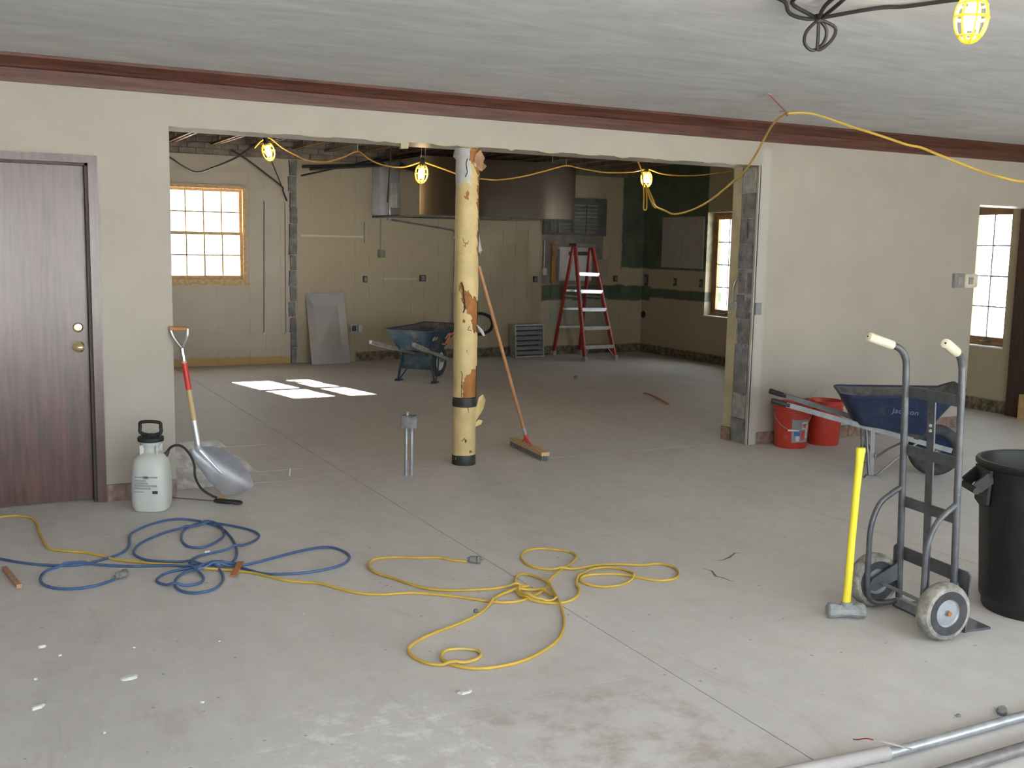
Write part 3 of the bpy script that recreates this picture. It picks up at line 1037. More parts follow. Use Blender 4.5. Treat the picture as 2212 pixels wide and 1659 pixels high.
HANG = \
[(5.072,-2.074,2.097), (5.000,-2.020,2.112), (4.903,-1.946,2.144), (4.806,-1.871,2.185), (4.709,-1.794,2.234), (4.612,-1.717,2.284), (4.546,-1.666,2.317), (4.480,-1.616,2.333),
(4.381,-1.540,2.375), (4.281,-1.463,2.416), (4.181,-1.386,2.454), (4.080,-1.308,2.500), (3.986,-1.236,2.535), (3.910,-1.182,2.542), (3.851,-1.142,2.535), (3.934,-1.003,2.544),
(4.050,-0.807,2.535), (4.163,-0.612,2.505), (4.272,-0.420,2.443), (4.354,-0.270,2.382), (4.450,-0.072,2.302), (4.543,0.129,2.236), (4.595,0.310,2.183), (4.639,0.573,2.076),
(4.676,0.842,1.991), (4.732,1.152,1.941), (4.781,1.403,1.932), (4.811,1.569,1.966), (4.844,1.760,2.007), (4.865,1.885,2.073), (4.879,1.966,2.160), (4.888,2.021,2.226)]
LOOP = \
[(4.826,2.098,2.485), (4.859,2.064,2.374), (4.872,2.036,2.236), (4.871,2.018,2.108), (4.864,2.006,2.002), (4.876,1.997,1.983), (4.891,1.992,2.003), (4.897,2.004,2.109),
(4.895,2.023,2.226), (4.907,2.007,2.162), (4.928,1.985,2.089), (4.949,1.965,2.025), (4.972,1.950,2.007), (4.960,1.964,2.057), (4.934,1.988,2.131), (4.909,2.013,2.205)]

# ------------------------------------------------------------------ steel column in torn pipe jacket
CX, CY, CR = 2.102, 0.20, 0.0865
t = thing('steel_column', 'round steel column in peeling yellow pipe jacket in the middle of the opening', 'column', (CX, CY, 0))
bm = new()
cyl(bm, (0, 0, 0), (0, 0, HH), CR - 0.006, n=40)
obj('core', bm, 'rust_brown', t, True)
# the jacket is a thin shell with torn holes; s = -1..1 across the side seen from the big room, z the height
VA = math.atan2(-6.8345 - CY, -1.1901 - CX)
def inpoly(x, y, poly):
    c = False
    n = len(poly)
    for i in range(n):
        x0, y0 = poly[i]
        x1, y1 = poly[(i + 1) % n]
        if (y0 > y) != (y1 > y) and x < (x1 - x0) * (y - y0) / (y1 - y0) + x0:
            c = not c
    return c
def zpx(v):
    return (990 - v) / 667.0 * HH
def spx(v):
    return (v - 1008) / 24.0
HOLES = [
    [(1014, 322), (1034, 322), (1034, 378), (1026, 372), (1020, 352), (1012, 350), (1006, 338)],
    [(1027, 378), (1034, 378), (1034, 560), (1030, 540), (1028, 505), (1030, 470), (1027, 430)],
    [(990, 603), (998, 598), (1004, 604), (1003, 612), (1012, 616), (1018, 624), (1026, 632), (1034, 642), (1034, 702), (1027, 706), (1024, 694), (1018, 684), (1019, 672), (1011, 664), (1006, 650), (1001, 640), (998, 622)],
    [(1004, 806), (1012, 796), (1020, 786), (1034, 776), (1034, 846), (1003, 846)],
    [(1004, 412), (1009, 405), (1012, 413), (1008, 427), (1002, 426)],
    [(1000, 678), (1007, 680), (1006, 687), (1000, 684)],
    [(1015, 862), (1019, 868), (1016, 880)],
    [(1008, 938), (1012, 930), (1013, 937), (1009, 941)],
    [(1020, 958), (1024, 962), (1022, 968)],
    [(1000, 516), (1003, 522), (1010, 516), (1006, 526)],
    [(1012, 745), (1015, 741), (1015, 750)],
]
HP = [[(spx(a), zpx(b)) for a, b in h] for h in HOLES]
nth, nz = 120, 360
rnd = random.Random(2)
bmj = new()
bmw = new()
def vert(bm, cache, i, j, dr=0.0):
    k = (i % nth, j)
    if k not in cache:
        a = 2 * PI * i / nth
        z = HH * j / nz
        rr = CR + 0.0018 * math.sin(a * 3 + z * 9) * math.sin(z * 23 + a)
        cache[k] = bm.verts.new((rr * math.cos(a), rr * math.sin(a), z))
    return cache[k]
cj, cw = {}, {}
for j in range(nz):
    z = HH * (j + 0.5) / nz
    for i in range(nth):
        a = 2 * PI * (i + 0.5) / nth
        rel = (a - VA + PI) % (2 * PI) - PI
        front = abs(rel) < PI / 2
        s = math.sin(rel) + 0.06 * math.sin(z * 61 + a * 7) + 0.04 * math.sin(z * 143 + a * 17)
        zz = z + 0.008 * math.sin(a * 11 + z * 9) + 0.004 * math.sin(a * 29 + z * 40)
        if front and any(inpoly(s, zz, p) for p in HP):
            continue
        white = z > zpx(395) + 0.02 * math.sin(a * 5) and s < 0.25
        bm, c = (bmw, cw) if white else (bmj, cj)
        bm.faces.new((vert(bm, c, i, j), vert(bm, c, i + 1, j), vert(bm, c, i + 1, j + 1), vert(bm, c, i, j + 1)))
obj('jacket', bmj, 'pipe_jacket', t, True)
obj('jacket_top', bmw, 'white_wrap', t, True)
bm = new()
lathe(bm, [(CR + 0.001, 0.0), (CR + 0.002, 0.002), (CR + 0.002, 0.072), (CR, 0.076)], 40)
obj('base_sleeve', bm, 'black_tape', t, True)
bm = new()
lathe(bm, [(CR, zpx(864)), (CR + 0.004, zpx(863)), (CR + 0.005, zpx(855)), (CR + 0.004, zpx(844)), (CR, zpx(843))], 40)
obj('tape_band', bm, 'black_tape', t, True)
VD = Vector((math.cos(VA), math.sin(VA), 0))        # towards the big room
VS = Vector((-VD.y, VD.x, 0))                       # to the right as seen from there
def cpt(s, z, out=0.0):
    c = math.sqrt(max(0.0, 1 - min(1, abs(s)) ** 2))
    return (VS * s + VD * c) * (CR + out) + Vector((0, 0, z))
def flake(name, mat, pts, th=0.004):
    bm = new()
    a = [bm.verts.new(p) for p in pts]
    f = bm.faces.new(a)
    r = bmesh.ops.extrude_face_region(bm, geom=[f])
    for v in r['geom']:
        if isinstance(v, bmesh.types.BMVert):
            v.co -= VD * th
    obj(name, bm, mat, t)
for pts_, r_ in (([(998, 600), (1003, 612), (1004, 630), (1006, 640), (1004, 652)], 0.004), ([(1003, 640), (1007, 650), (1003, 662)], 0.006), ([(1000, 786), (1003, 794), (1001, 815), (1002, 842)], 0.0028), ([(1000, 508), (1003, 517), (1008, 520), (1012, 512)], 0.002), ([(996, 540), (1004, 534), (1010, 541), (1016, 536)], 0.0016), ([(1004, 936), (1009, 930), (1012, 938)], 0.004), ([(1016, 690), (1012, 698), (1020, 700)], 0.003), ([(1008, 340), (1004, 355), (1007, 372), (1003, 382)], 0.004)):
    bm = new()
    tube(bm, [cpt(spx(a), zpx(b), 0.0) for a, b in pts_], r_, 6)
    obj('tear', bm, 'black_tape', t)
flake('curled_flake', 'pipe_jacket', [cpt(0.95, zpx(870)), VS * 0.105 + Vector((0, 0, zpx(845))), VS * 0.135 + Vector((0, 0, zpx(838))), VS * 0.155 + Vector((0, 0, zpx(850))) + VD * 0.02, VS * 0.14 + Vector((0, 0, zpx(868))) + VD * 0.02, VS * 0.11 + Vector((0, 0, zpx(886))), cpt(0.97, zpx(895))])
flake('curled_flake', 'pipe_jacket', [cpt(0.96, zpx(898)), VS * 0.105 + Vector((0, 0, zpx(893))), VS * 0.135 + Vector((0, 0, zpx(895))), VS * 0.125 + Vector((0, 0, zpx(903))), cpt(0.97, zpx(908))])
flake('paper_tag', 'white_wrap', [cpt(0.93, zpx(690)), cpt(0.96, zpx(688)), VS * 0.125 + Vector((0, 0, zpx(700))), VS * 0.145 + Vector((0, 0, zpx(712))), VS * 0.13 + Vector((0, 0, zpx(713))), VS * 0.105 + Vector((0, 0, zpx(703)))])
flake('foil_scrap', 'foil', [cpt(0.97, zpx(497)), VS * 0.092 + Vector((0, 0, zpx(505))), VS * 0.1 + Vector((0, 0, zpx(520))), VS * 0.112 + Vector((0, 0, zpx(532))), VS * 0.1 + Vector((0, 0, zpx(540))), cpt(0.97, zpx(536))])
flake('torn_card', 'cardboard_torn', [cpt(0.55, zpx(336), 0.004), cpt(0.9, zpx(325), 0.01), VS * 0.12 + Vector((0, 0, zpx(340))), VS * 0.11 + Vector((0, 0, zpx(350))), VS * 0.135 + Vector((0, 0, zpx(358))) + VD * 0.02, VS * 0.10 + Vector((0, 0, zpx(368))), cpt(0.7, zpx(366), 0.006), cpt(0.4, zpx(355), 0.004)])
bm = new()
lathe(bm, [(CR + 0.002, zpx(345)), (CR + 0.022, zpx(338)), (CR + 0.004, zpx(318))], 40, cap=False)
for f in list(bm.faces):
    cpos = f.calc_center_median()
    if Vector((cpos.x, cpos.y, 0)).normalized().dot(VS) > 0.1 or Vector((cpos.x, cpos.y, 0)).normalized().dot(VS) < -1.1:
        bm.faces.remove(f)
obj('collar', bm, 'white_wrap', t)

# ------------------------------------------------------------------ cords lying on the floor
def lay(pts, r, sub=6):
    P = spline([(x, y, 0) for x, y in pts], sub)
    n = len(P)
    lift = [0.0] * n
    cell = {}
    for i, p in enumerate(P):
        key = (int(p.x / 0.03), int(p.y / 0.03))
        best = -1.0
        for dx in (-1, 0, 1):
            for dy in (-1, 0, 1):
                for j in cell.get((key[0] + dx, key[1] + dy), ()):
                    if i - j > 14 and (P[j] - p).length < 2.2 * r:
                        best = max(best, lift[j])
        if best >= 0 and best < 5 * r:
            lift[i] = best + 1.9 * r
        cell.setdefault(key, []).append(i)
    for _ in range(6):
        lift = [max(lift[i], 0.25 * (lift[max(i - 1, 0)] + 2 * lift[i] + lift[min(i + 1, n - 1)])) if lift[i] > 0 else 0.33 * (lift[max(i - 1, 0)] + lift[i] + lift[min(i + 1, n - 1)]) for i in range(n)]
    return [Vector((p.x, p.y, r + 0.0005 + l)) for p, l in zip(P, lift)]

def plug(t, p, d, mat, scale=1.0, blade=True):
    """moulded cord end: body with a face and collar, with two blades"""
    p = Vector(p)
    d = Vector(d).normalized()
    bm = new()
    tube(bm, [p, p + d * 0.012 * scale, p + d * 0.016 * scale, p + d * 0.05 * scale], [0.009 * scale, 0.012 * scale, 0.017 * scale, 0.019 * scale], 10)
    tube(bm, [p + d * 0.05 * scale, p + d * 0.054 * scale, p + d * 0.066 * scale], [0.015 * scale, 0.021 * scale, 0.019 * scale], 10)
    o = obj('plug', bm, mat, t)
    if blade:
        s = d.cross(Vector((0, 0, 1))).normalized()
        for k in (-1, 1):
            bm = new()
            bar(bm, p + d * 0.066 * scale + s * 0.006 * k, p + d * 0.082 * scale + s * 0.006 * k, 0.0016, 0.006)
            obj('blade', bm, 'brass', o)

t = thing('blue_extension_cord', 'blue extension cord looped on the concrete near the door', 'cord', (0, -1.5, 0))
pts = lay(BLUE, 0.0066)
bm = new()
tube(bm, [p - t.location for p in pts], 0.0066, 8)
obj('cable', bm, 'blue_cord', t, True)
plug(t, (pts[-1] + Vector((0, 0, 0.013))) - t.location, (pts[-1] - pts[-4]) + Vector((0, 0, 0)), 'grey_plug', 1.05)
t = thing('yellow_extension_cord', 'yellow extension cord coiled in loose loops on the concrete', 'cord', (0.6, -2.5, 0))
pts = lay(YEL, 0.0064)
bm = new()
tube(bm, [p - t.location for p in pts], 0.0064, 8)
obj('cable', bm, 'yellow_cord', t, True)
plug(t, (pts[-1] + Vector((0, 0, 0.013))) - t.location, pts[-1] - pts[-4], 'grey_plug', 1.05)

# ------------------------------------------------------------------ work lamps in yellow cages
def work_lamp(loc, label, tilt=(0, 0, 0), top=0.0, hang='black_rubber'):
    t = thing('work_lamp', label, 'lamp', loc, 0, 'caged work lamps')
    t.rotation_euler = tilt
    a, b = 0.056, 0.084
    cage = new()
    for k in range(8):
        th = 2 * PI * k / 8
        pts = []
        for q in range(13):
            v = -PI / 2 + (PI * 0.86) * q / 12
            pts.append((a * math.cos(v) * math.cos(th), a * math.cos(v) * math.sin(th), b * math.sin(v)))
        tube(cage, pts, 0.0042, 6)
    for v, rr in ((-0.85, 0.0042), (0.0, 0.005), (0.55, 0.004)):
        tube(cage, [(a * math.cos(v) * math.cos(2 * PI * k / 24), a * math.cos(v) * math.sin(2 * PI * k / 24), b * math.sin(v)) for k in range(24)], rr, 6, closed=True)
    obj('cage', cage, 'cage_yellow', t, True)
    bm = new()
    lathe(bm, [(0.0, -0.042), (0.014, -0.040), (0.025, -0.030), (0.030, -0.014), (0.028, 0.004), (0.020, 0.022), (0.014, 0.034), (0.013, 0.048)], 20)
    obj('bulb', bm, 'lit_bulb', t, True)
    bm = new()
    lathe(bm, [(0.016, 0.046), (0.030, 0.064), (0.030, 0.074), (0.021, 0.080), (0.021, 0.125), (0.012, 0.135)], 16)
    obj('socket', bm, 'black_rubber' if hang == 'black_rubber' else hang, t, True)
    return t

work_lamp((1.315, 2.675, 2.39), 'lit caged work lamp hanging askew from the joists near the double hung window', (0.12, -0.32, 0.2))
work_lamp((2.388, 1.745, 2.205), 'lit caged work lamp hanging in front of the steel hood beside the column', (0.05, 0.05, 0.1))
work_lamp((4.966, 2.124, 2.295), 'lit caged work lamp with looped spare cord tied below it', (-0.05, -0.04, 0.3))
work_lamp((1.955, -4.185, 2.428), 'lit caged work lamp hanging from the front ceiling beside the black cables', (0.03, 0.05, 0.2))

t = thing('string_light_cable', 'orange lamp cable strung in swags under the open joists', 'cable', (3.0, 2.2, 2.3))
bm = new()
tube(bm, [p - t.location for p in spline(STR + [(6.5, 2.07, 2.40), (6.75, 2.065, 2.415), (6.93, 2.062, 2.43), (7.1, 2.06, 2.43), (7.4, 2.05, 2.41), (7.7, 2.05, 2.48), (7.98, 2.05, 2.70), (8.24, 2.05, 2.72)], 4)], 0.0065, 6)
obj('cable', bm, 'orange_cord', t, True)
for x, y, z in ((1.32, 2.70, 2.505), (2.39, 1.757, 2.31), (1.952, 2.138, 2.395), (3.98, 2.026, 2.37), (4.966, 2.122, 2.39), (6.22, 2.075, 2.45)):
    bm = new()
    cyl(bm, Vector((x, y, z)) - t.location, Vector((x, y, 2.7695)) - t.location, 0.0016, n=5)
    obj('tie_wire', bm, 'galvanized', t)
t = thing('yellow_cable_swag', 'yellow cable draped from the ceiling tie through the opening to the hanging lamp', 'cable', (4.3, -0.5, 2.3))
bm = new()
tube(bm, [p - t.location for p in spline([(5.6, -2.4, 2.02), (5.33, -2.26, 2.06)] + HANG, 4)], 0.0085, 8)
obj('cable', bm, 'yellow_cord', t, True)
bm = new()
tube(bm, [Vector(p) - t.location for p in spline(LOOP, 4)], 0.008, 6)
obj('spare_loop', bm, 'yellow_cord', t, True)
bm = new()
tube(bm, [Vector(p) - t.location for p in ((3.55, -1.29, 2.6255), (3.60, -1.25, 2.622), (3.72, -1.2, 2.58), (3.83, -1.15, 2.545), (3.85, -1.142, 2.52), (3.865, -1.14, 2.545))], 0.0032, 6)
tube(bm, [Vector(p) - t.location for p in ((3.83, -1.15, 2.548), (3.78, -1.17, 2.543), (3.74, -1.19, 2.536))], 0.0028, 5)
obj('tie', bm, 'red_wire', t)
bm = new()
tube(bm, [Vector(p) - t.location for p in ((3.50, -1.33, 2.6255), (3.55, -1.29, 2.6255), (3.57, -1.30, 2.624))], 0.003, 5)
tube(bm, [Vector(p) - t.location for p in ((3.53, -1.30, 2.6255), (3.50, -1.24, 2.60), (3.49, -1.22, 2.585))], 0.002, 5)
obj('hook', bm, 'galvanized', t)

# black cables tied under the front ceiling
t = thing('black_cable_bundle', 'black cable with a tied bunch of loops hanging under the front ceiling', 'cable', (2.08, -3.3, ZC))
def cab(name, pts, r=0.0085, mat='black_rubber'):
    bm = new()
    tube(bm, [Vector(p) - t.location for p in spline(pts, 5)], r, 7)
    obj(name, bm, mat, t, True)
zc_ = ZC - 0.012
cab('cable', [(1.62, -3.44, zc_), (1.82, -3.375, zc_), (1.93, -3.29, zc_ - 0.02), (2.02, -3.28, zc_ - 0.03), (2.085, -3.30, zc_ - 0.025), (2.17, -3.42, zc_ - 0.01), (2.24, -3.50, zc_), (2.3, -3.56, zc_), (2.36, -3.72, zc_), (2.42, -3.85, zc_)])
cab('cable', [(1.80, -3.5, zc_), (1.88, -3.36, zc_), (2.0, -3.315, zc_ - 0.015), (2.07, -3.30, zc_ - 0.025)])
cab('cable', [(1.93, -3.56, zc_), (2.0, -3.42, zc_ - 0.01), (2.08, -3.30, zc_ - 0.03)])
cab('cable', [(1.97, -3.58, zc_), (2.05, -3.42, zc_ - 0.01), (2.09, -3.30, zc_ - 0.03)])
kx, ky = 2.085, -3.30
cab('loop', [(kx, ky, zc_ - 0.03), (kx - 0.045, ky + 0.02, zc_ - 0.08), (kx - 0.035, ky + 0.04, zc_ - 0.125), (kx + 0.01, ky + 0.04, zc_ - 0.15), (kx + 0.05, ky + 0.02, zc_ - 0.12), (kx + 0.045, ky, zc_ - 0.07), (kx, ky, zc_ - 0.03)], 0.0075)
cab('loop', [(kx, ky, zc_ - 0.03), (kx + 0.01, ky + 0.01, zc_ - 0.10), (kx + 0.025, ky + 0.02, zc_ - 0.15), (kx + 0.075, ky, zc_ - 0.11), (kx + 0.075, ky - 0.02, zc_ - 0.06), (kx, ky, zc_ - 0.03)], 0.0075)
bm = new()
tube(bm, [Vector((kx, ky, zc_ - 0.045)) - t.location, Vector((kx, ky, zc_ - 0.01)) - t.location], 0.018, 10)
obj('tape_wrap', bm, 'black_tape', t)

# ------------------------------------------------------------------ stainless exhaust hood in the back room
hx0, hx1, hy0, hz0, hz1 = 3.825, 6.01, 5.25, 1.95, 2.66
t = thing('exhaust_hood', 'long stainless steel exhaust hood hung below the joists on the back wall', 'hood', ((hx0 + hx1) / 2, hy0, hz0))
def hp(name, x0, x1, y0, y1, z0, z1, mat, b=0.0):
    bm = new()
    box(bm, x0, x1, y0, y1, z0, z1)
    if b:
        bev(bm, b, 1)
    return obj(name, bm, mat, t, world=True)
hp('front_panel', hx0, hx1, hy0, hy0 + 0.012, hz0, hz1, 'hood_steel')
hp('end_panel', hx0, hx0 + 0.012, hy0 + 0.012, 5.90, hz0, hz1, 'hood_end')
hp('end_panel', hx1 - 0.012, hx1, hy0 + 0.012, YB - 0.02, hz0, hz1, 'hood_steel')
hp('back_panel', hx0, hx1 - 0.012, YB - 0.03, YB - 0.02, hz0, hz1, 'hood_steel')
hp('top_panel', hx0, hx1 - 0.012, hy0 + 0.012, YB - 0.03, hz1 - 0.012, hz1, 'hood_steel')
hp('end_panel', hx0 + 0.10, hx0 + 0.11, 5.90, YB - 0.03, hz0 + 0.02, hz1 - 0.012, 'sheet_steel')
hp('gutter', hx0, hx1, hy0 - 0.006, hy0 + 0.05, hz0 - 0.018, hz0 + 0.004, 'grey_frame')
hp('gutter', hx0 - 0.004, hx0 + 0.04, hy0 + 0.05, YB - 0.03, hz0 - 0.018, hz0 + 0.004, 'grey_frame')
hp('control_box', hx0 + 0.015, hx0 + 0.10, 6.02, 6.28, hz0 + 0.10, hz0 + 0.42, 'galvanized', 0.004)
hp('control_cover', hx0 + 0.005, hx0 + 0.015, 6.04, 6.26, hz0 + 0.12, hz0 + 0.26, 'white_board')
hp('seam', hx0 + 0.094, hx0 + 0.1, 6.50, 6.515, hz0 + 0.02, hz1 - 0.012, 'steel_bright')
bm = new()
cyl(bm, (hx0 + 0.05, 5.96, hz0 + 0.02), (hx0 + 0.05, 5.96, hz0 + 0.5), 0.014, n=10)
obj('pipe', bm, 'steel_bright', t, True, world=True)
for x in (4.0, 5.8):
    bm = new()
    cyl(bm, (x, 5.5, hz1), (x, 5.5, 3.07), 0.008, n=6)
    obj('hanger_rod', bm, 'galvanized', t, world=True)
bm = new()
tube(bm, [(3.60, 5.1, 2.773), (3.42, 5.1, 2.765), (3.40, 5.1, 2.70), (3.358, 5.1, 2.08)], 0.011, 8)
sobj('hanger_rod', bm, 'black_rubber', 'loose black rod dangling beside the end of the steel hood', 'rod', (3.40, 5.1, 2.08), True)
for k, (a, b, lab) in enumerate((((2.719, 6.4, 2.529), (3.80, 6.4, 2.62), 'upper black pipe stacked below the joists near the hood'), ((2.80, 6.35, 2.50), (3.80, 6.35, 2.60), 'second black pipe just below the upper one near the hood'), ((2.719, 6.45, 2.42), (3.78, 6.45, 2.69), 'steeply slanted thin black pipe near the hood'))):
    bm = new()
    cyl(bm, a, b, 0.018 if k < 2 else 0.011, n=8)
    sobj('black_pipe', bm, 'black_rubber', lab, 'pipe', a, True)
for k, (pts, lab) in enumerate((([(1.0, 6.6, 2.66), (1.156, 6.6, 2.569), (1.332, 6.6, 2.458), (1.478, 6.6, 2.41), (1.662, 6.6, 2.475), (1.916, 6.6, 2.594), (2.10, 6.6, 2.72), (2.21, 6.6, 2.79)], 'black cable sagging above the double hung window'), ([(1.95, 6.85, 2.72), (2.119, 6.85, 2.625), (2.352, 6.85, 2.465), (2.577, 6.85, 2.30), (2.60, 6.86, 2.24), (2.643, 6.87, 2.139), (2.66, 6.90, 2.12)], 'black cable running down the back wall to the torn stub'), ([(2.42, 6.85, 2.66), (2.46, 6.85, 2.586), (2.53, 6.85, 2.42), (2.577, 6.85, 2.31)], 'short black wire dropping to join the cable by the stub'))):
    bm = new()
    tube(bm, spline(pts, 4), 0.011 if k < 2 else 0.007, 6)
    sobj('black_cable', bm, 'black_rubber', lab, 'cable', pts[0], True)

# ------------------------------------------------------------------ electrical bits on the back and right walls
def wall_box(x, z, w, h, mat, label, plate=None, d=0.035, name='electrical_box'):
    t = thing(name, label, 'electrical box', (x, YB, z))
    bm = new()
    box(bm, -w / 2, w / 2, -d, 0.01, -h / 2, h / 2)
    bev(bm, 0.004, 1)
    obj('body', bm, mat, t)
    bm = new()
    box(bm, -w * 0.30, w * 0.30, -d - 0.005, -d + 0.002, -h * 0.34, h * 0.34)
    obj('cover', bm, plate or 'grey_plug', t)
    for s in (-1, 1):
        bm = new()
        cyl(bm, (0, -d - 0.008, s * h * 0.42), (0, -d + 0.002, s * h * 0.42), 0.005, n=8)
        obj('screw', bm, 'steel_bright', t)
    return t
wall_box(3.732, 1.111, 0.05, 0.085, 'box_dark', 'narrow dark electrical box on the tan wall above the leaning steel sheet')
wall_box(3.963, 1.457, 0.095, 0.105, 'green_box', 'olive green electrical box on the tan wall below the hood', 'grey_plug')
wall_box(4.572, 1.127, 0.085, 0.085, 'box_dark', 'square dark electrical box on the tan wall behind the barrow')
wall_box(3.569, 0.449, 0.10, 0.11, 'galvanized', 'grey outlet box low on the wall beside the leaning steel sheet', 'box_dark')
bm = new()
box(bm, 3.625, 3.68, YB - 0.05, YB + 0.005, 0.40, 0.50)
bev(bm, 0.006, 1)
sobj('outlet_cover', bm, 'white_board', 'white cover beside the grey outlet box on the wall', 'outlet cover', (3.65, YB, 0.45))
wall_box(6.355, 1.119, 0.06, 0.085, 'box_dark', 'dark electrical box at the edge of the bare block patch by the ladder')
wall_box(7.75, 1.13, 0.06, 0.085, 'box_dark', 'dark electrical box between the ladder and the room corner')
for y, z, w, lab in ((6.80, 1.135, 0.07, 'tall dark electrical box on the right wall in the corner'), (6.056, 1.131, 0.045, 'dark electrical box below the pair of pale boards'), (5.436, 1.136, 0.045, 'dark electrical box below the boards nearest the narrow window')):
    t = thing('electrical_box', lab, 'electrical box', (XE, y, z))
    hh = 0.07 if w < 0.06 else 0.11
    bm = new()
    box(bm, -0.03, 0.01, -w / 2, w / 2, -hh, hh * 0.6)
    bev(bm, 0.004, 1)
    obj('body', bm, 'box_dark', t)
    bm = new()
    box(bm, -0.036, -0.028, -w * 0.3, w * 0.3, -hh * 0.6, hh * 0.3)
    obj('cover', bm, 'grey_plug', t)
bm = new()
lathe(bm, [(0.055, 0.0), (0.055, -0.012), (0.04, -0.014), (0.036, -0.004), (0.0, -0.004)], 18, (XE, 6.86, 0.585), 'x')
sobj('pipe_hole_ring', bm, 'black_rubber', 'round black pipe sleeve low on the right wall near the corner', 'pipe sleeve', (XE, 6.86, 0.585))

def conduit(pts, r, mat, label, clips=True):
    bm = new()
    P = spline(pts, 3) if len(pts) > 2 else [Vector(p) for p in pts]
    t = thing('conduit', label, 'conduit', pts[0])
    tube(bm, P, r, 8)
    obj('pipe', bm, mat, t, True, world=True)
    if clips:
        for p in (pts[0], pts[-1]):
            bm = new()
            p = Vector(p)
            box(bm, p.x - r * 2, p.x + r * 2, p.y - r * 1.4, YB + 0.004, p.z - 0.012, p.z + 0.012)
            obj('clip', bm, 'galvanized', t, world=True)
    return t
conduit([(4.075, YB - 0.014, 1.925), (4.142, YB - 0.014, 1.91), (4.6, YB - 0.014, 1.853), (5.0, YB - 0.014, 1.80), (5.05, YB - 0.014, 1.77), (5.06, YB - 0.014, 1.70)], 0.012, 'thread_pole', 'grey conduit sloping down the wall from under the hood')
conduit([(5.06, YB - 0.014, 1.70), (5.032, YB - 0.014, 0.48)], 0.010, 'thread_pole', 'grey conduit running down the wall behind the column')
conduit([(2.368, YB - 0.010, 2.113), (2.351, YB - 0.010, 0.404)], 0.007, 'thread_pole', 'thin dark conduit down the pale wall beside the double hung window')
conduit([(2.639, YB - 0.010, 2.111), (2.638, YB - 0.010, 0.398)], 0.006, 'thread_pole', 'thin dark conduit down the pale wall next to the torn stub')
conduit([(3.724, YB - 0.010, 1.874), (3.725, YB - 0.010, 1.60)], 0.007, 'thread_pole', 'short thin conduit on the tan wall above the leaning sheet', False)
conduit([(3.955, YB - 0.010, 1.93), (3.957, YB - 0.010, 1.50)], 0.006, 'thread_pole', 'thin conduit dropping from the hood to the olive green box', False)

# black hose loop on the back wall
t = thing('black_hose', 'black hose hung in a loop on the tan wall behind the broom', 'hose', (5.44, YB, 0.32))
bm = new()
tube(bm, [(0.215 * math.cos(2 * PI * k / 40), -0.05 + 0.01 * math.sin(k), 0.16 + 0.15 * math.sin(2 * PI * k / 40)) for k in range(40)], 0.021, 10, closed=True)
obj('hose_loop', bm, 'black_rubber', t, True)
bm = new()
cyl(bm, (-0.05, -0.09, 0.30), (-0.05, 0.006, 0.30), 0.01, n=8)
obj('peg', bm, 'galvanized', t)

# wall louver, access board and post in the bare patch
t = thing('wall_louver', 'metal louvered vent set in a dark frame high on the wall behind the ladder', 'vent', (7.01, YB, 1.76))
bm = new()
for x0, x1, z0, z1 in ((6.47, 6.59, 1.77, 2.32), (7.41, 7.55, 1.77, 2.32), (6.59, 7.41, 2.22, 2.32), (6.59, 7.41, 1.77, 1.80)):
    box(bm, x0, x1, YB - 0.03, YB + 0.006, z0, z1)
obj('frame', bm, 'grey_frame', t, world=True)
for k in range(7):
    bm = new()
    z = 1.812 + k * 0.058
    prism(bm, [(-0.018, 0.0), (-0.022, 0.006), (0.002, 0.05), (0.004, 0.044)], lambda a, b, z=z: (6.592, YB + a, z + b), lambda a, b, z=z: (7.408, YB + a, z + b))
    obj('slat', bm, 'galvanized', t, world=True)
for x in (6.72, 6.97, 7.2):
    bm = new()
    w = 0.022 if x == 6.97 else 0.006
    box(bm, x - w, x + w, YB - 0.034, YB - 0.012, 1.80, 2.22)
    obj('mullion', bm, 'grey_frame', t, world=True)
t = thing('access_board', 'white metal access panel on the bare wall behind the red ladder', 'panel', (7.02, YB, 1.10))
bm = new()
box(bm, 6.75, 7.31, YB - 0.035, YB + 0.004, 1.10, 1.56)
bev(bm, 0.004, 1)
obj('body', bm, 'white_board', t, world=True)
bm = new()
box(bm, 6.73, 7.33, YB - 0.05, YB + 0.002, 1.56, 1.595)
obj('top_rail', bm, 'white_board', t, world=True)
for z0, z1, m in ((1.475, 1.53, 'box_dark'), (1.30, 1.312, 'galvanized'), (1.33, 1.338, 'galvanized')):
    bm = new()
    box(bm, 6.90 if m == 'box_dark' else 6.86, 7.26, YB - 0.042, YB - 0.03, z0, z1)
    obj('grille' if m == 'box_dark' else 'rib', bm, m, t, world=True)
bm = new()
box(bm, 6.62, 6.69, YB - 0.03, YB + 0.004, 1.06, 1.64)
bev(bm, 0.003, 1)
sobj('wood_stud', bm, 'stud_orange', 'orange brown wooden stud upright on the bare wall beside the white panel', 'stud', (6.655, YB, 1.06))
t = thing('pull_switch', 'white switch on a dark conduit at the left edge of the bare patch', 'switch', (6.50, YB, 1.18))
bm = new()
box(bm, -0.03, 0.03, -0.045, 0.004, 0.0, 0.10)
bev(bm, 0.006, 1)
obj('body', bm, 'white_board', t)
bm = new()
cyl(bm, (0, -0.012, 0.10), (0, -0.012, 0.50), 0.008, n=8)
obj('conduit', bm, 'galvanized', t)

# pale boards on the green right wall
for y0, y1, lab in ((5.93, 6.42, 'pale grey board on the green wall, the one beside the room corner'), (5.425, 5.92, 'pale grey board on the green wall, the one beside the narrow window')):
    bm = new()
    box(bm, XE - 0.016, XE + 0.003, y0, y1, 1.325, 2.065)
    bev(bm, 0.002, 1)
    sobj('wall_board', bm, 'grey_board', lab, 'board', (XE, y0, 1.325))

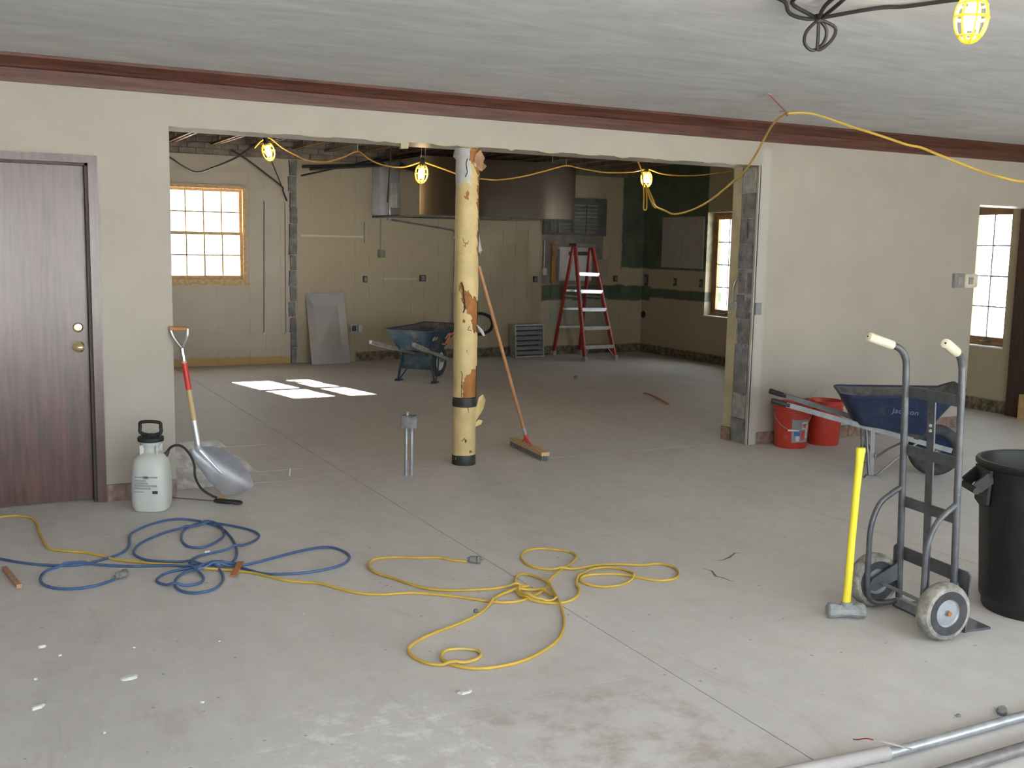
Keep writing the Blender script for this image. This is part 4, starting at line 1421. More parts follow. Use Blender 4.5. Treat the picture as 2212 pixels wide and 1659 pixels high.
# double switch at the end of the dividing wall
t = thing('light_switch', 'dusty double switch box on the dividing wall beside the doorway', 'switch', (7.06, 0, 1.37))
for x0, x1 in ((-0.135, -0.005), (0.0, 0.155)):
    bm = new()
    box(bm, x0, x1, -0.03, 0.004, -0.062, 0.066)
    bev(bm, 0.005, 1)
    o = obj('switch_box', bm, 'cream_grip' if x0 == 0 else 'grey_wood', t)
    bm = new()
    box(bm, (x0 + x1) / 2 - 0.03, (x0 + x1) / 2 + 0.025, -0.038, -0.028, -0.03, 0.035)
    obj('toggle_plate', bm, 'grey_board', o)
bm = new()
box(bm, 0.150, 0.166, -0.034, 0.03, -0.055, 0.06)
obj('side_plate', bm, 'cream_grip', t)

# box and conduit left on the cut jamb
t = thing('junction_box', 'metal junction box and conduit left on the cut block jamb', 'electrical box', (OPR, 0.1, 1.08))
bm = new()
box(bm, -0.034, 0.0, -0.08, 0.05, 0.02, 0.11)
bev(bm, 0.004, 1)
obj('body', bm, 'cut_block', t)
bm = new()
box(bm, -0.005, 0.055, -0.125, -0.098, 0.008, 0.105)
bev(bm, 0.004, 1)
obj('front_box', bm, 'handle_steel', t)
bm = new()
box(bm, -0.03, 0.0, 0.10, 0.20, 0.03, 0.10)
obj('strap', bm, 'mortar_light', t)
bm = new()
tube(bm, spline([(-0.02, 0.06, 0.33), (-0.028, 0.10, 0.29), (-0.03, 0.135, 0.22), (-0.03, 0.14, 0.10)], 4), 0.009, 8)
obj('conduit', bm, 'steel_bright', t, True)

# ------------------------------------------------------------------ red step ladder
t = thing('step_ladder', 'red fiberglass step ladder with aluminium steps standing open by the back wall', 'ladder', (6.9, 6.35, 0))
fl, fr = Vector((6.645, 5.93, 0.0)), Vector((7.20, 6.0, 0.0))
rl, rr = Vector((6.63, 6.80, 0.0)), Vector((7.10, 6.83, 0.0))
tl, tr_ = Vector((6.715, 6.40, 1.63)), Vector((7.03, 6.45, 1.615))
off = t.location
lat = (fr - fl).normalized()
for a, b in ((fl, tl), (fr, tr_)):
    bm = new()
    bar(bm, a - off + Vector((0, 0, 0.03)), b - off, 0.028, 0.06, up=(b - a).cross(lat))
    obj('front_rail', bm, 'red_fiberglass', t)
for a, b in ((rl, tl), (rr, tr_)):
    bm = new()
    bar(bm, a - off + Vector((0, 0, 0.03)), b + Vector((0, 0.05, -0.02)) - off, 0.026, 0.05, up=(b - a).cross(lat))
    obj('rear_rail', bm, 'red_fiberglass', t)
for p in (fl, fr, rl, rr):
    bm = new()
    q = p - off
    box(bm, q.x - 0.022, q.x + 0.022, q.y - 0.045, q.y + 0.045, 0.0, 0.07)
    bev(bm, 0.006, 1)
    obj('foot', bm, 'grey_board', t)
for k, z in enumerate((0.205, 0.47, 0.73, 0.985, 1.23)):
    f = z / 1.63
    a = fl.lerp(tl, f) - off
    b = fr.lerp(tr_, f) - off
    bm = new()
    bar(bm, a, b, 0.085, 0.028)
    bar(bm, a + Vector((0, -0.035, -0.02)), b + Vector((0, -0.035, -0.02)), 0.006, 0.03)
    obj('step', bm, 'aluminium', t)
for k, z in enumerate((0.43, 0.70, 0.97)):
    f = z / 1.63
    bm = new()
    bar(bm, rl.lerp(tl, f) - off, rr.lerp(tr_, f) - off, 0.03, 0.03)
    obj('rear_bar', bm, 'aluminium', t)
bm = new()
mid = (tl + tr_) / 2 - off
bar(bm, tl - off - lat * 0.03 + Vector((0, 0.02, 0.0)), tr_ - off + lat * 0.03 + Vector((0, 0.02, 0.0)), 0.16, 0.045)
bev(bm, 0.006, 1)
obj('top_cap', bm, 'box_dark', t)
for a, b, c, d in ((fl, tl, rl, tl), (fr, tr_, rr, tr_)):
    bm = new()
    bar(bm, a.lerp(b, 0.55) - off, c.lerp(d, 0.55) - off, 0.006, 0.022)
    obj('spreader', bm, 'aluminium', t)
for a, b, s in ((fl, tl, 1), (fr, tr_, -1)):
    bm = new()
    bar(bm, a.lerp(b, 0.03) - off, a.lerp(b, 0.125) - off + lat * 0.11 * s, 0.012, 0.006)
    obj('brace', bm, 'aluminium', t)

# ------------------------------------------------------------------ leaning steel sheet, louver box
t = thing('steel_sheet', 'stainless steel sheet leaning upright against the tan back wall', 'metal sheet', (3.19, 6.73, 0))
bm = new()
a0, a1, b0, b1 = Vector((2.921, 6.70, 0.002)), Vector((3.462, 6.73, 0.002)), Vector((2.905, YB - 0.008, 0.925)), Vector((3.432, YB - 0.008, 0.93))
n_ = Vector((0, -0.006, -0.001))
R0 = [bm.verts.new(p - t.location) for p in (a0, a1, b1, b0)]
R1 = [bm.verts.new(p + n_ - t.location) for p in (a0, a1, b1, b0)]
bm.faces.new(R0)
bm.faces.new(R1[::-1])
for i in range(4):
    bm.faces.new((R0[i], R0[(i + 1) % 4], R1[(i + 1) % 4], R1[i]))
obj('sheet', bm, 'sheet_steel', t)
bm = new()
p = a0.lerp(b0, 0.5) + Vector((0.03, -0.01, 0))
cyl(bm, p - t.location, p + Vector((0, -0.008, 0)) - t.location, 0.012, n=10)
obj('latch', bm, 'galvanized', t)

t = thing('louver_box', 'grey metal louver box with six blades standing on the floor by the ladder', 'louver', (6.17, 6.67, 0), math.atan2(0.047, 0.5))
tilt = 0.08
for x0, x1, z0, z1 in ((-0.25, -0.235, 0, 0.475), (0.235, 0.25, 0, 0.475), (-0.235, 0.235, 0.455, 0.475), (-0.235, 0.235, 0.0, 0.02)):
    bm = new()
    box(bm, x0, x1, 0, 0.15, z0, z1)
    for v in bm.verts:
        v.co.y += v.co.z * tilt
    obj('frame', bm, 'galvanized', t)
bm = new()
box(bm, -0.235, 0.235, 0.12, 0.13, 0.02, 0.455)
for v in bm.verts:
    v.co.y += v.co.z * tilt
obj('back_plate', bm, 'grey_frame', t)
for k in range(6):
    bm = new()
    z = 0.03 + k * 0.072
    prism(bm, [(0.012, 0.012), (0.016, 0.008), (0.058, 0.046), (0.054, 0.05)], lambda a, b, z=z: (-0.235, a + (z + b) * tilt, z + b), lambda a, b, z=z: (0.235, a + (z + b) * tilt, z + b))
    obj('blade', bm, 'aluminium', t)

# ------------------------------------------------------------------ wheelbarrows
def rrect(x0, x1, w0, w1, z0, z1, n=8, r=0.08):
    """rounded loop: w0/w1 half widths at the two ends, z0/z1 heights at the two ends"""
    pts = []
    for cx, cy, sx, sy, a0 in ((x1, w1, -1, -1, 0), (x0, w0, 1, -1, PI / 2), (x0, -w0, 1, 1, PI), (x1, -w1, -1, 1, 1.5 * PI)):
        for k in range(n):
            a = a0 + (PI / 2) * k / (n - 1)
            x = cx + sx * r + r * math.cos(a)
            y = cy + sy * r + r * math.sin(a)
            f = (x - x0) / (x1 - x0)
            pts.append((x, y, z0 + (z1 - z0) * f))
    return pts

def barrow(name, label, loc, rz, paint, handle, grip, wheel_x, hand_z, hand_x, group=None, plate=False, hand_w=0.27, tire='tire_dark', lip=0.03, rim_x=0.66, rim_z=0.62):
    t = thing(name, label, 'wheelbarrow', loc, rz, group)
    rim = rrect(-0.25, rim_x, 0.315, 0.29, rim_z, rim_z - 0.02, r=0.10)
    rim = [(x, y, z + lip * max(0.0, (x - 0.30) / 0.36) ** 2) for x, y, z in rim]
    bot = rrect(-0.13, 0.36, 0.20, 0.16, 0.38, 0.315, r=0.07)
    mid_ = [tuple(0.42 * a + 0.58 * b for a, b in zip(p, q)) for p, q in zip(bot, rim)]
    bm = new()
    loft(bm, [bot, mid_, rim], close_first=True)
    o = obj('tray', bm, paint, t, True)
    bm = new()
    ins = lambda L, d, up: [(x * (1 - d) + 0.14 * d, y * (1 - d), z + up) for x, y, z in L]
    loft(bm, [ins(bot, 0.03, 0.006), ins(mid_, 0.02, 0.003), ins(rim, 0.012, 0.001)], close_first=True)
    obj('tray_inside', bm, 'barrow_inside', o, True)
    bm = new()
    tube(bm, rim, 0.009, 6, closed=True)
    obj('rim', bm, paint, o, True)
    for s in (-1, 1):
        a = Vector((hand_x, s * hand_w, hand_z))
        b = Vector((wheel_x + 0.10, s * 0.075, 0.205))
        bm = new()
        if handle == 'grey_wood':
            bar(bm, a, b, 0.038, 0.042)
        else:
            bar(bm, a.lerp(b, 0.08), b, 0.030, 0.036)
            cyl(bm, a, a.lerp(b, 0.1), 0.0165, n=12)
        ho = obj('handle', bm, handle, t)
        if grip:
            bm = new()
            tube(bm, [a, a.lerp(b, 0.01), a.lerp(b, 0.10)], [0.017, 0.021, 0.020], 12)
            obj('grip', bm, grip, ho, True)
        # leg: strap down to a skid foot and a brace forward
        f = (0.0 - hand_x) / (b.x - hand_x)
        top = a.lerp(b, f)
        bm = new()
        bar(bm, top, (0.0, s * 0.235, 0.018), 0.03, 0.008, up=(0, 1, 0))
        bar(bm, (top.x - 0.05, top.y, top.z + 0.01), (-0.02, s * 0.235, 0.018), 0.008, 0.02)
        obj('leg', bm, 'handle_steel' if paint == 'barrow_blue' else paint, t)
        bm = new()
        box(bm, -0.055, 0.065, s * 0.235 - 0.03, s * 0.235 + 0.03, 0.0, 0.022)
        for v in bm.verts:
            if v.co.z > 0.01:
                v.co.x *= 0.6
        obj('foot', bm, 'handle_steel' if paint == 'barrow_blue' else paint, t)
        g_ = (0.33 - hand_x) / (b.x - hand_x)
        bm = new()
        tube(bm, [(0.03, s * 0.235, 0.018), (0.16, s * 0.2, 0.14), a.lerp(b, g_)], 0.008, 6)
        obj('brace', bm, 'handle_steel' if paint == 'barrow_blue' else paint, t, True)
        # axle bracket
        bm = new()
        bar(bm, (wheel_x, s * 0.06, 0.19), (wheel_x + 0.02, s * 0.075, 0.235), 0.008, 0.05)
        obj('axle_bracket', bm, 'handle_steel', t)
        # riser under the tray
        bm = new()
        e = a.lerp(b, (0.28 - hand_x) / (b.x - hand_x))
        prism(bm, [(0.02, 0.0), (0.32, 0.0), (0.32, 0.04), (0.02, 0.01)], lambda p, q, s=s, e=e: (p, e.y - 0.014 * s, a.lerp(b, (p - hand_x) / (b.x - hand_x)).z + 0.012 + q), lambda p, q, s=s, e=e: (p, e.y + 0.014 * s, a.lerp(b, (p - hand_x) / (b.x - hand_x)).z + 0.012 + q))
        obj('riser', bm, 'jamb_wood', t)
    bm = new()
    bar(bm, (0.02, -0.225, 0.16), (0.02, 0.225, 0.16), 0.008, 0.03)
    obj('cross_brace', bm, 'handle_steel' if paint == 'barrow_blue' else paint, t)
    if plate:
        bm = new()
        bar(bm, (0.02, -0.22, 0.235), (0.02, 0.22, 0.235), 0.008, 0.14)
        obj('leg_plate', bm, paint, t)
    bm = new()
    R, r = 0.148, 0.043
    tube(bm, [(wheel_x + R * math.cos(2 * PI * k / 32), 0, R + r + R * math.sin(2 * PI * k / 32)) for k in range(32)], r, 12, closed=True)
    w = obj('wheel', bm, tire, t, True)
    bm = new()
    lathe(bm, [(0.0, -0.028), (0.03, -0.034), (0.035, -0.012), (0.105, -0.018), (0.115, -0.028), (0.118, 0.0), (0.115, 0.028), (0.105, 0.018), (0.035, 0.012), (0.03, 0.034), (0.0, 0.028)], 24, (wheel_x, 0, R + r), 'y')
    obj('rim_disc', bm, 'white_board' if paint != 'barrow_blue' else 'barrow_blue', w, True)
    bm = new()
    cyl(bm, (wheel_x, -0.075, R + r), (wheel_x, 0.075, R + r), 0.009, n=8)
    obj('axle', bm, 'handle_steel', w)
    return t, o

wb1, tray1 = barrow('wheelbarrow', 'blue steel wheelbarrow parked behind the hand truck by the red buckets', (4.77, -1.18, 0), math.atan2(-0.63, 0.77), 'barrow_blue', 'handle_steel', 'black_rubber', 0.46, 0.535, -0.73, lip=0.13, rim_x=0.60, rim_z=0.60)
ang = math.atan2(0.657, 0.755)
wb2, tray2 = barrow('wheelbarrow', 'battered old blue wheelbarrow with orange painted letters and wooden handles behind the column', (3.56, 4.65, 0), ang, 'barrow_old_blue', 'grey_wood', None, 0.58, 0.50, -0.62, plate=True, tire='tire_dark', lip=0.05)

# lettering on the barrows, on the sides that face the big room
def side_matrix(x, frac, nrm_out=0.006):
    """frame on the tray's -y side at local x, height fraction frac of the side"""
    def pt(x, f):
        fb = (x + 0.13) / 0.49
        fr_ = (x + 0.26) / 0.92
        yb_ = -(0.20 + (0.16 - 0.20) * fb)
        zb_ = 0.38 + (0.315 - 0.38) * fb
        yr = -(0.325 + (0.30 - 0.325) * fr_)
        zr = 0.62 - 0.02 * fr_
        return Vector((x, yb_ + (yr - yb_) * f, zb_ + (zr - zb_) * f))
    c = pt(x, frac)
    ux = (pt(x + 0.1, frac) - pt(x - 0.1, frac)).normalized()
    uy = (pt(x, frac + 0.2) - pt(x, frac - 0.2))
    uy = (uy - ux * uy.dot(ux)).normalized()
    uz = ux.cross(uy).normalized()
    if uz.y > 0:
        uz = -uz
    c = c + uz * nrm_out
    return Matrix(((ux.x, uy.x, uz.x, c.x), (ux.y, uy.y, uz.y, c.y), (ux.z, uy.z, uz.z, c.z), (0, 0, 0, 1)))
text('lettering', 'Jackson', 0.06, 'letter_pale', tray1, side_matrix(0.20, 0.60))
M = side_matrix(0.30, 0.56, 0.006)
bm = new()
for st in ([(-0.09, 0.02), (-0.085, 0.06), (-0.05, 0.085), (-0.01, 0.09), (0.03, 0.075), (0.06, 0.10)], [(-0.005, 0.085), (-0.012, 0.03), (-0.01, -0.03), (-0.02, -0.06)], [(0.045, 0.04), (0.04, -0.02), (0.06, -0.05), (0.09, -0.03), (0.095, 0.03), (0.10, -0.05)], [(-0.10, -0.05), (-0.07, -0.045), (-0.05, -0.055)]):
    tube(bm, [M @ Vector((x, y, 0.002)) for x, y in spline([(a, b, 0) for a, b in st], 4) for x, y in ((x, y),)] if False else [M @ Vector((p.x, p.y, 0.002)) for p in spline([(a, b, 0) for a, b in st], 4)], 0.011, 6)
obj('lettering', bm, 'orange_paint', tray2, True)
M = side_matrix(-0.09, 0.62, 0.005)
bm = new()
for cx, cy, rx, ry in ((-0.03, 0.0, 0.035, 0.03), (0.04, 0.005, 0.02, 0.022)):
    prism(bm, [(cx + rx * math.cos(k * PI / 4 + 0.3) * (0.75 + 0.35 * (k % 2)), cy + ry * math.sin(k * PI / 4 + 0.3) * (0.75 + 0.35 * (k % 2))) for k in range(8)], lambda a, b: M @ Vector((a, b, -0.004)), lambda a, b: M @ Vector((a, b, 0.001)))
obj('paint_splash', bm, 'tan_paint', tray2)

# ------------------------------------------------------------------ red buckets
def bucket(loc, label, rz, lab=False, bail_up=False):
    t = thing('red_bucket', label, 'bucket', loc, rz, 'red plastic buckets')
    bm = new()
    lathe(bm, [(0.0, 0.004), (0.126, 0.0), (0.130, 0.01), (0.145, 0.285), (0.153, 0.288), (0.153, 0.300), (0.146, 0.303), (0.147, 0.318), (0.154, 0.321), (0.154, 0.332), (0.148, 0.335), (0.149, 0.365), (0.152, 0.372), (0.146, 0.372), (0.141, 0.36), (0.124, 0.015), (0.0, 0.012)], 36)
    obj('body', bm, 'bucket_red', t, True)
    bm = new()
    if bail_up:
        P = [(0.155 * math.cos(PI * k / 14), -0.03 * math.sin(PI * k / 14), 0.33 + 0.16 * math.sin(PI * k / 14)) for k in range(15)]
    else:
        P = [(0.157 * math.cos(PI * k / 14), -0.165 * math.sin(PI * k / 14), 0.33 - 0.17 * math.sin(PI * k / 14)) for k in range(15)]
    tube(bm, P, 0.0026, 6)
    b = obj('bail', bm, 'galvanized', t, True)
    if not bail_up:
        bm = new()
        m = 7
        tube(bm, [Vector(P[m]) + Vector((-0.045, 0, 0)), Vector(P[m]) + Vector((0.045, 0, 0))], 0.009, 8)
        obj('bail_grip', bm, 'label_white', b, True)
    for s in (-1, 1):
        bm = new()
        cyl(bm, (s * 0.145, 0, 0.33), (s * 0.163, 0, 0.33), 0.013, n=10)
        obj('ear', bm, 'bucket_red', t)
    if lab:
        def patch(name, mat, a0, a1, z0, z1, out):
            bm = new()
            n = 10
            ra = lambda z: 0.130 + (z / 0.285) * 0.015 + out
            lo = [bm.verts.new((ra(z0) * math.cos(a0 + (a1 - a0) * k / n), ra(z0) * math.sin(a0 + (a1 - a0) * k / n), z0)) for k in range(n + 1)]
            hi = [bm.verts.new((ra(z1) * math.cos(a0 + (a1 - a0) * k / n), ra(z1) * math.sin(a0 + (a1 - a0) * k / n), z1)) for k in range(n + 1)]
            for k in range(n):
                bm.faces.new((lo[k], lo[k + 1], hi[k + 1], hi[k]))
            return obj(name, bm, mat, t, True)
        c = -PI / 2 + 0.55
        L = patch('label', 'label_grey', c - 0.62, c + 0.62, 0.055, 0.245, 0.0015)
        for mat, a0, a1, z0, z1 in (('label_white', 0.0, 0.5, 0.165, 0.225), ('label_red', 0.05, 0.3, 0.175, 0.21), ('label_blue', -0.48, -0.12, 0.11, 0.155), ('label_white', -0.36, -0.14, 0.065, 0.108), ('label_red', -0.05, 0.22, 0.075, 0.15), ('label_white', 0.28, 0.45, 0.09, 0.16)):
            o = patch('label_print', mat, c + a0, c + a1, z0, z1, 0.003)
            o.parent = L
    return t
bucket((4.925, -0.175, 0), 'red plastic bucket with a grey printed label beside the cut pier', -0.15 + math.radians(-27), True)
bucket((5.285, -0.175, 0), 'plain red plastic bucket between the labelled bucket and the wheelbarrow', 0.15 + math.radians(-27), False, True)

# ------------------------------------------------------------------ hand truck
t = thing('hand_truck', 'grey steel hand truck with cream grips standing upright on dusty wheels', 'hand truck', (2.475, -3.628, 0), math.atan2(-0.134, 0.991))
def up_(z):
    return 0.108 - 0.045 * z
for s in (1, -1):
    y = 0.17 * s
    path = spline([(up_(0.03), y, 0.03), (up_(0.4), y, 0.4), (up_(0.8), y, 0.8), (up_(1.08), y, 1.09), (0.05, y, 1.155), (0.02, y, 1.195), (-0.03, y, 1.215), (-0.145, y, 1.25)] if s > 0 else [(up_(0.03), y, 0.03), (up_(0.4), y, 0.4), (up_(0.8), y, 0.8), (up_(1.08), y, 1.10), (0.052, y, 1.165), (0.028, y - 0.012, 1.20), (-0.01, y - 0.03, 1.222), (-0.10, y - 0.078, 1.257)], 5)
    bm = new()
    tube(bm, path, 0.0155, 12)
    o = obj('upright', bm, 'truck_steel', t, True)
    bm = new()
    a, b = (Vector((-0.025, y, 1.2135)), Vector((-0.155, y, 1.2535))) if s > 0 else (Vector((-0.008, y - 0.028, 1.221)), Vector((-0.117, y - 0.086, 1.263)))
    tube(bm, [a.lerp(b, k / 12) for k in range(13)] + [b + (b - a) * 0.03], [0.021] + [0.0205 + 0.0012 * (k % 2) for k in range(11)] + [0.020, 0.012], 14)
    gp = obj('grip', bm, 'cream_grip', o, True)
    bm = new()
    cyl(bm, b + (b - a) * 0.028, b + (b - a) * 0.04, 0.004, n=8)
    obj('grip_hole', bm, 'black_rubber', gp)
    # curved side brace down to the axle and the skid
    bm = new()
    tube(bm, spline([(up_(0.57), y, 0.57), (0.03, y + 0.005 * s, 0.54), (-0.03, y + 0.01 * s, 0.49), (-0.068, y + 0.01 * s, 0.39), (-0.07, y + 0.01 * s, 0.25), (-0.066, y + 0.01 * s, 0.11), (-0.04, y + 0.01 * s, 0.045), (0.02, y, 0.03), (up_(0.03), y, 0.035)], 5), 0.0125, 10)
    obj('side_brace', bm, 'truck_steel', t, True)
    bm = new()
    prism(bm, [(-0.075, 0.10), (-0.05, 0.15), (0.10, 0.22), (0.10, 0.14), (-0.03, 0.09)], lambda a, b: (a, y - 0.004, b), lambda a, b: (a, y + 0.004, b))
    obj('axle_plate', bm, 'truck_steel', t)
    # wheel
    wy = 0.224 * s
    bm = new()
    lathe(bm, [(0.078, -0.030), (0.095, -0.036), (0.112, -0.034), (0.122, -0.022), (0.126, 0.0), (0.122, 0.022), (0.112, 0.034), (0.095, 0.036), (0.078, 0.030)], 36, (-0.0, wy, 0.126), 'y', cap=False)
    w = obj('wheel', bm, 'tire_dusty', t, True)
    bm = new()
    lathe(bm, [(0.060, -0.033), (0.095, -0.038), (0.097, 0.0), (0.095, 0.038), (0.060, 0.033)], 36, (0, wy, 0.126), 'y', cap=False)
    obj('sidewall', bm, 'tire_dark', w, True)
    bm = new()
    lathe(bm, [(0.0, -0.036), (0.012, -0.036), (0.014, -0.028), (0.055, -0.024), (0.068, -0.034), (0.070, 0.0), (0.068, 0.034), (0.055, 0.024), (0.014, 0.028), (0.012, 0.036), (0.0, 0.036)], 28, (0, wy, 0.126), 'y')
    obj('hub', bm, 'hub_metal', w, True)
    bm = new()
    cyl(bm, (0, wy + s * 0.034, 0.126), (0, wy + s * 0.042, 0.126), 0.011, n=10)
    obj('hub_cap', bm, 'rust_brown', w)
bm = new()
cyl(bm, (0, -0.20, 0.126), (0, 0.20, 0.126), 0.008, n=10)
obj('axle', bm, 'handle_steel', t)
for z in (1.005, 0.74, 0.50):
    bm = new()
    box(bm, up_(z) + 0.012, up_(z) + 0.020, -0.17, 0.17, z - 0.024, z + 0.024)
    obj('cross_strap', bm, 'truck_steel', t)
bm = new()
bar(bm, (up_(0.06) + 0.018, 0.02, 0.05), (up_(1.0) + 0.018, 0.02, 1.0), 0.045, 0.007, up=(1, 0, 0))
cs = obj('centre_strap', bm, 'truck_steel', t)
for z in (0.875, 0.852):
    bm = new()
    cyl(bm, (up_(z) + 0.008, 0.018, z), (up_(z) + 0.016, 0.018, z), 0.007, n=8)
    obj('rivet', bm, 'white_board', cs)
bm = new()
poly = [(-0.235, 0.02), (-0.195, 0.02), (-0.19, 0.20), (-0.175, 0.225), (0.175, 0.225), (0.19, 0.20), (0.195, 0.10), (0.235, 0.10), (0.24, 0.27), (0.225, 0.285), (-0.225, 0.285), (-0.24, 0.27)]
prism(bm, poly, lambda a, b: (0.116, a, b), lambda a, b: (0.124, a, b))
obj('wheel_guard', bm, 'truck_steel', t)
bm = new()
box(bm, 0.09, 0.30, -0.19, 0.19, 0.002, 0.012)
bev(bm, 0.003, 1)
obj('toe_plate', bm, 'truck_steel', t)
bm = new()
box(bm, 0.086, 0.112, -0.17, 0.17, 0.012, 0.05)
obj('bottom_bar', bm, 'hub_metal', t)

# ------------------------------------------------------------------ sledgehammer standing on its head
t = thing('sledgehammer', 'yellow handled sledgehammer standing on its dusty steel head', 'sledgehammer', (2.272, -3.478, 0), -0.46)
bm = new()
P = [(-0.085, 0.026), (-0.078, 0.034), (-0.05, 0.034), (-0.035, 0.029), (0.035, 0.029), (0.05, 0.034), (0.078, 0.034), (0.085, 0.026)]
rings = []
for x, r in P:
    rings.append([(x, r * 1.05 * math.cos(2 * PI * k / 8 + PI / 8), 0.034 + r * math.sin(2 * PI * k / 8 + PI / 8)) for k in range(8)])
loft(bm, rings, True, True)
obj('head', bm, 'hammer_head', t)
bm = new()
lean = 0.022
HP_ = [(0.0, 0.055, 0.020), (0.0, 0.09, 0.0185), (0.002, 0.14, 0.0175), (0.006, 0.35, 0.0165), (0.012, 0.55, 0.0162), (0.017, 0.68, 0.017), (0.019, 0.735, 0.019), (0.02, 0.76, 0.0215), (0.02, 0.772, 0.020)]
rings = []
for x, z, r in HP_:
    rings.append([(x + r * 1.0 * math.cos(2 * PI * k / 20), r * 0.82 * math.sin(2 * PI * k / 20), z) for k in range(20)])
loft(bm, rings, True, True)
obj('handle', bm, 'hammer_yellow', t, True)
bm = new()
lathe(bm, [(0.024, 0.05), (0.026, 0.066), (0.022, 0.074)], 16)
obj('collar', bm, 'hammer_head', t)

# ------------------------------------------------------------------ black trash can
t = thing('trash_can', 'round black plastic trash can with side handles on the concrete floor', 'trash can', (3.155, -3.75, 0))
bm = new()
lathe(bm, [(0.0, 0.012), (0.19, 0.008), (0.2, 0.0), (0.208, 0.0), (0.214, 0.012), (0.216, 0.045), (0.226, 0.055), (0.228, 0.07), (0.258, 0.53), (0.262, 0.56), (0.262, 0.575), (0.266, 0.66), (0.272, 0.662), (0.282, 0.672), (0.284, 0.688), (0.277, 0.697), (0.264, 0.697), (0.258, 0.688), (0.25, 0.53), (0.21, 0.03), (0.0, 0.02)], 56)
obj('body', bm, 'can_black', t, True)
for s in (0, 1):
    a0 = math.atan2(0.5, -0.86) if s == 0 else math.atan2(-0.5, 0.86)
    d = Vector((math.cos(a0), math.sin(a0), 0))
    n2 = Vector((-d.y, d.x, 0))
    bm = new()
    for k in (-1, 1):
        bar(bm, d * 0.255 + n2 * 0.075 * k + Vector((0, 0, 0.63)), d * 0.315 + n2 * 0.07 * k + Vector((0, 0, 0.575)), 0.014, 0.05)
    tube(bm, [d * 0.318 + n2 * 0.08 * k + Vector((0, 0, 0.565)) for k in (-1, -0.5, 0, 0.5, 1)], 0.016, 10)
    prism(bm, [(-0.085, 0.66), (0.085, 0.66), (0.07, 0.5), (0.0, 0.48), (-0.07, 0.5)], lambda a, b: d * 0.255 + n2 * a + Vector((0, 0, b)), lambda a, b: d * 0.268 + n2 * a + Vector((0, 0, b)))
    obj('handle', bm, 'can_black', t)
for k in range(16):
    a = 2 * PI * k / 16 + 0.1
    bm = new()
    d = Vector((math.cos(a), math.sin(a), 0))
    bar(bm, d * 0.228 + Vector((0, 0, 0.08)), d * 0.2545 + Vector((0, 0, 0.49)), 0.012, 0.004, up=d)
    obj('rib', bm, 'can_black', t)

# ------------------------------------------------------------------ pump sprayer
t = thing('pump_sprayer', 'translucent white pump sprayer with black handle and hose by the wall end', 'sprayer', (-0.195, -0.305, 0), -0.47)
bm = new()
def sup(hw, z, e=3.2, n=32):
    out = []
    for k in range(n):
        a = 2 * PI * k / n
        c, s = math.cos(a), math.sin(a)
        out.append((hw * math.copysign(abs(c) ** (2 / e), c), hw * 0.92 * math.copysign(abs(s) ** (2 / e), s), z))
    return out
SP = [(0.085, 0.0), (0.096, 0.004), (0.106, 0.03), (0.1105, 0.075), (0.1115, 0.12), (0.109, 0.20), (0.103, 0.27), (0.096, 0.31), (0.084, 0.335), (0.062, 0.345), (0.05, 0.352), (0.048, 0.375), (0.055, 0.39), (0.062, 0.398), (0.062, 0.415), (0.045, 0.418)]
loft(bm, [sup(r, z, 3.0 if z < 0.335 else 2.0) for r, z in SP], True, True)
tank = obj('tank', bm, 'sprayer_plastic', t, True)
for a in range(4):
    bm = new()
    an = a * PI / 2 + PI / 4
    bar(bm, (0.056 * math.cos(an), 0.056 * math.sin(an), 0.335), (0.058 * math.cos(an), 0.058 * math.sin(an), 0.395), 0.006, 0.03, up=(math.cos(an), math.sin(an), 0))
    obj('neck_rib', bm, 'sprayer_plastic', tank)
for k, (x0, x1, z0, z1, mat) in enumerate(((-0.068, 0.066, 0.211, 0.218, 'print_grey'), (-0.018, 0.012, 0.204, 0.222, 'print_grey'), (-0.068, 0.0, 0.188, 0.199, 'print_grey'), (-0.068, 0.01, 0.172, 0.183, 'print_grey'), (-0.068, 0.062, 0.157, 0.168, 'print_grey'), (-0.068, 0.025, 0.143, 0.152, 'print_grey'), (-0.068, -0.015, 0.124, 0.129, 'print_grey'), (0.036, 0.066, 0.116, 0.133, 'print_black'))):
    bm = new()
    yy = -0.1005 if z0 > 0.19 else -0.1025
    box(bm, x0, x1, yy - 0.0012, yy + 0.004, z0, z1)
    obj('label_print', bm, mat, tank)
bm = new()
lathe(bm, [(0.060, 0.412), (0.074, 0.416), (0.076, 0.424), (0.076, 0.438), (0.07, 0.444), (0.03, 0.450), (0.025, 0.458)], 28)
obj('cap', bm, 'black_rubber', t, True)
bm = new()
prism(bm, [(-0.066, 0.458), (-0.03, 0.448), (0.03, 0.448), (0.066, 0.458), (0.064, 0.525), (0.052, 0.535), (-0.052, 0.535), (-0.064, 0.525)], lambda a, b: (a, -0.012, b), lambda a, b: (a, 0.012, b))
bm.free()
bm = new()
tube(bm, spline([(-0.058, 0, 0.464), (-0.061, 0, 0.5), (-0.056, 0, 0.526), (0.0, 0, 0.532), (0.056, 0, 0.526), (0.061, 0, 0.5), (0.058, 0, 0.464), (0.0, 0, 0.45)], 5, True), 0.0105, 10, closed=True)
obj('pump_handle', bm, 'black_rubber', t, True)
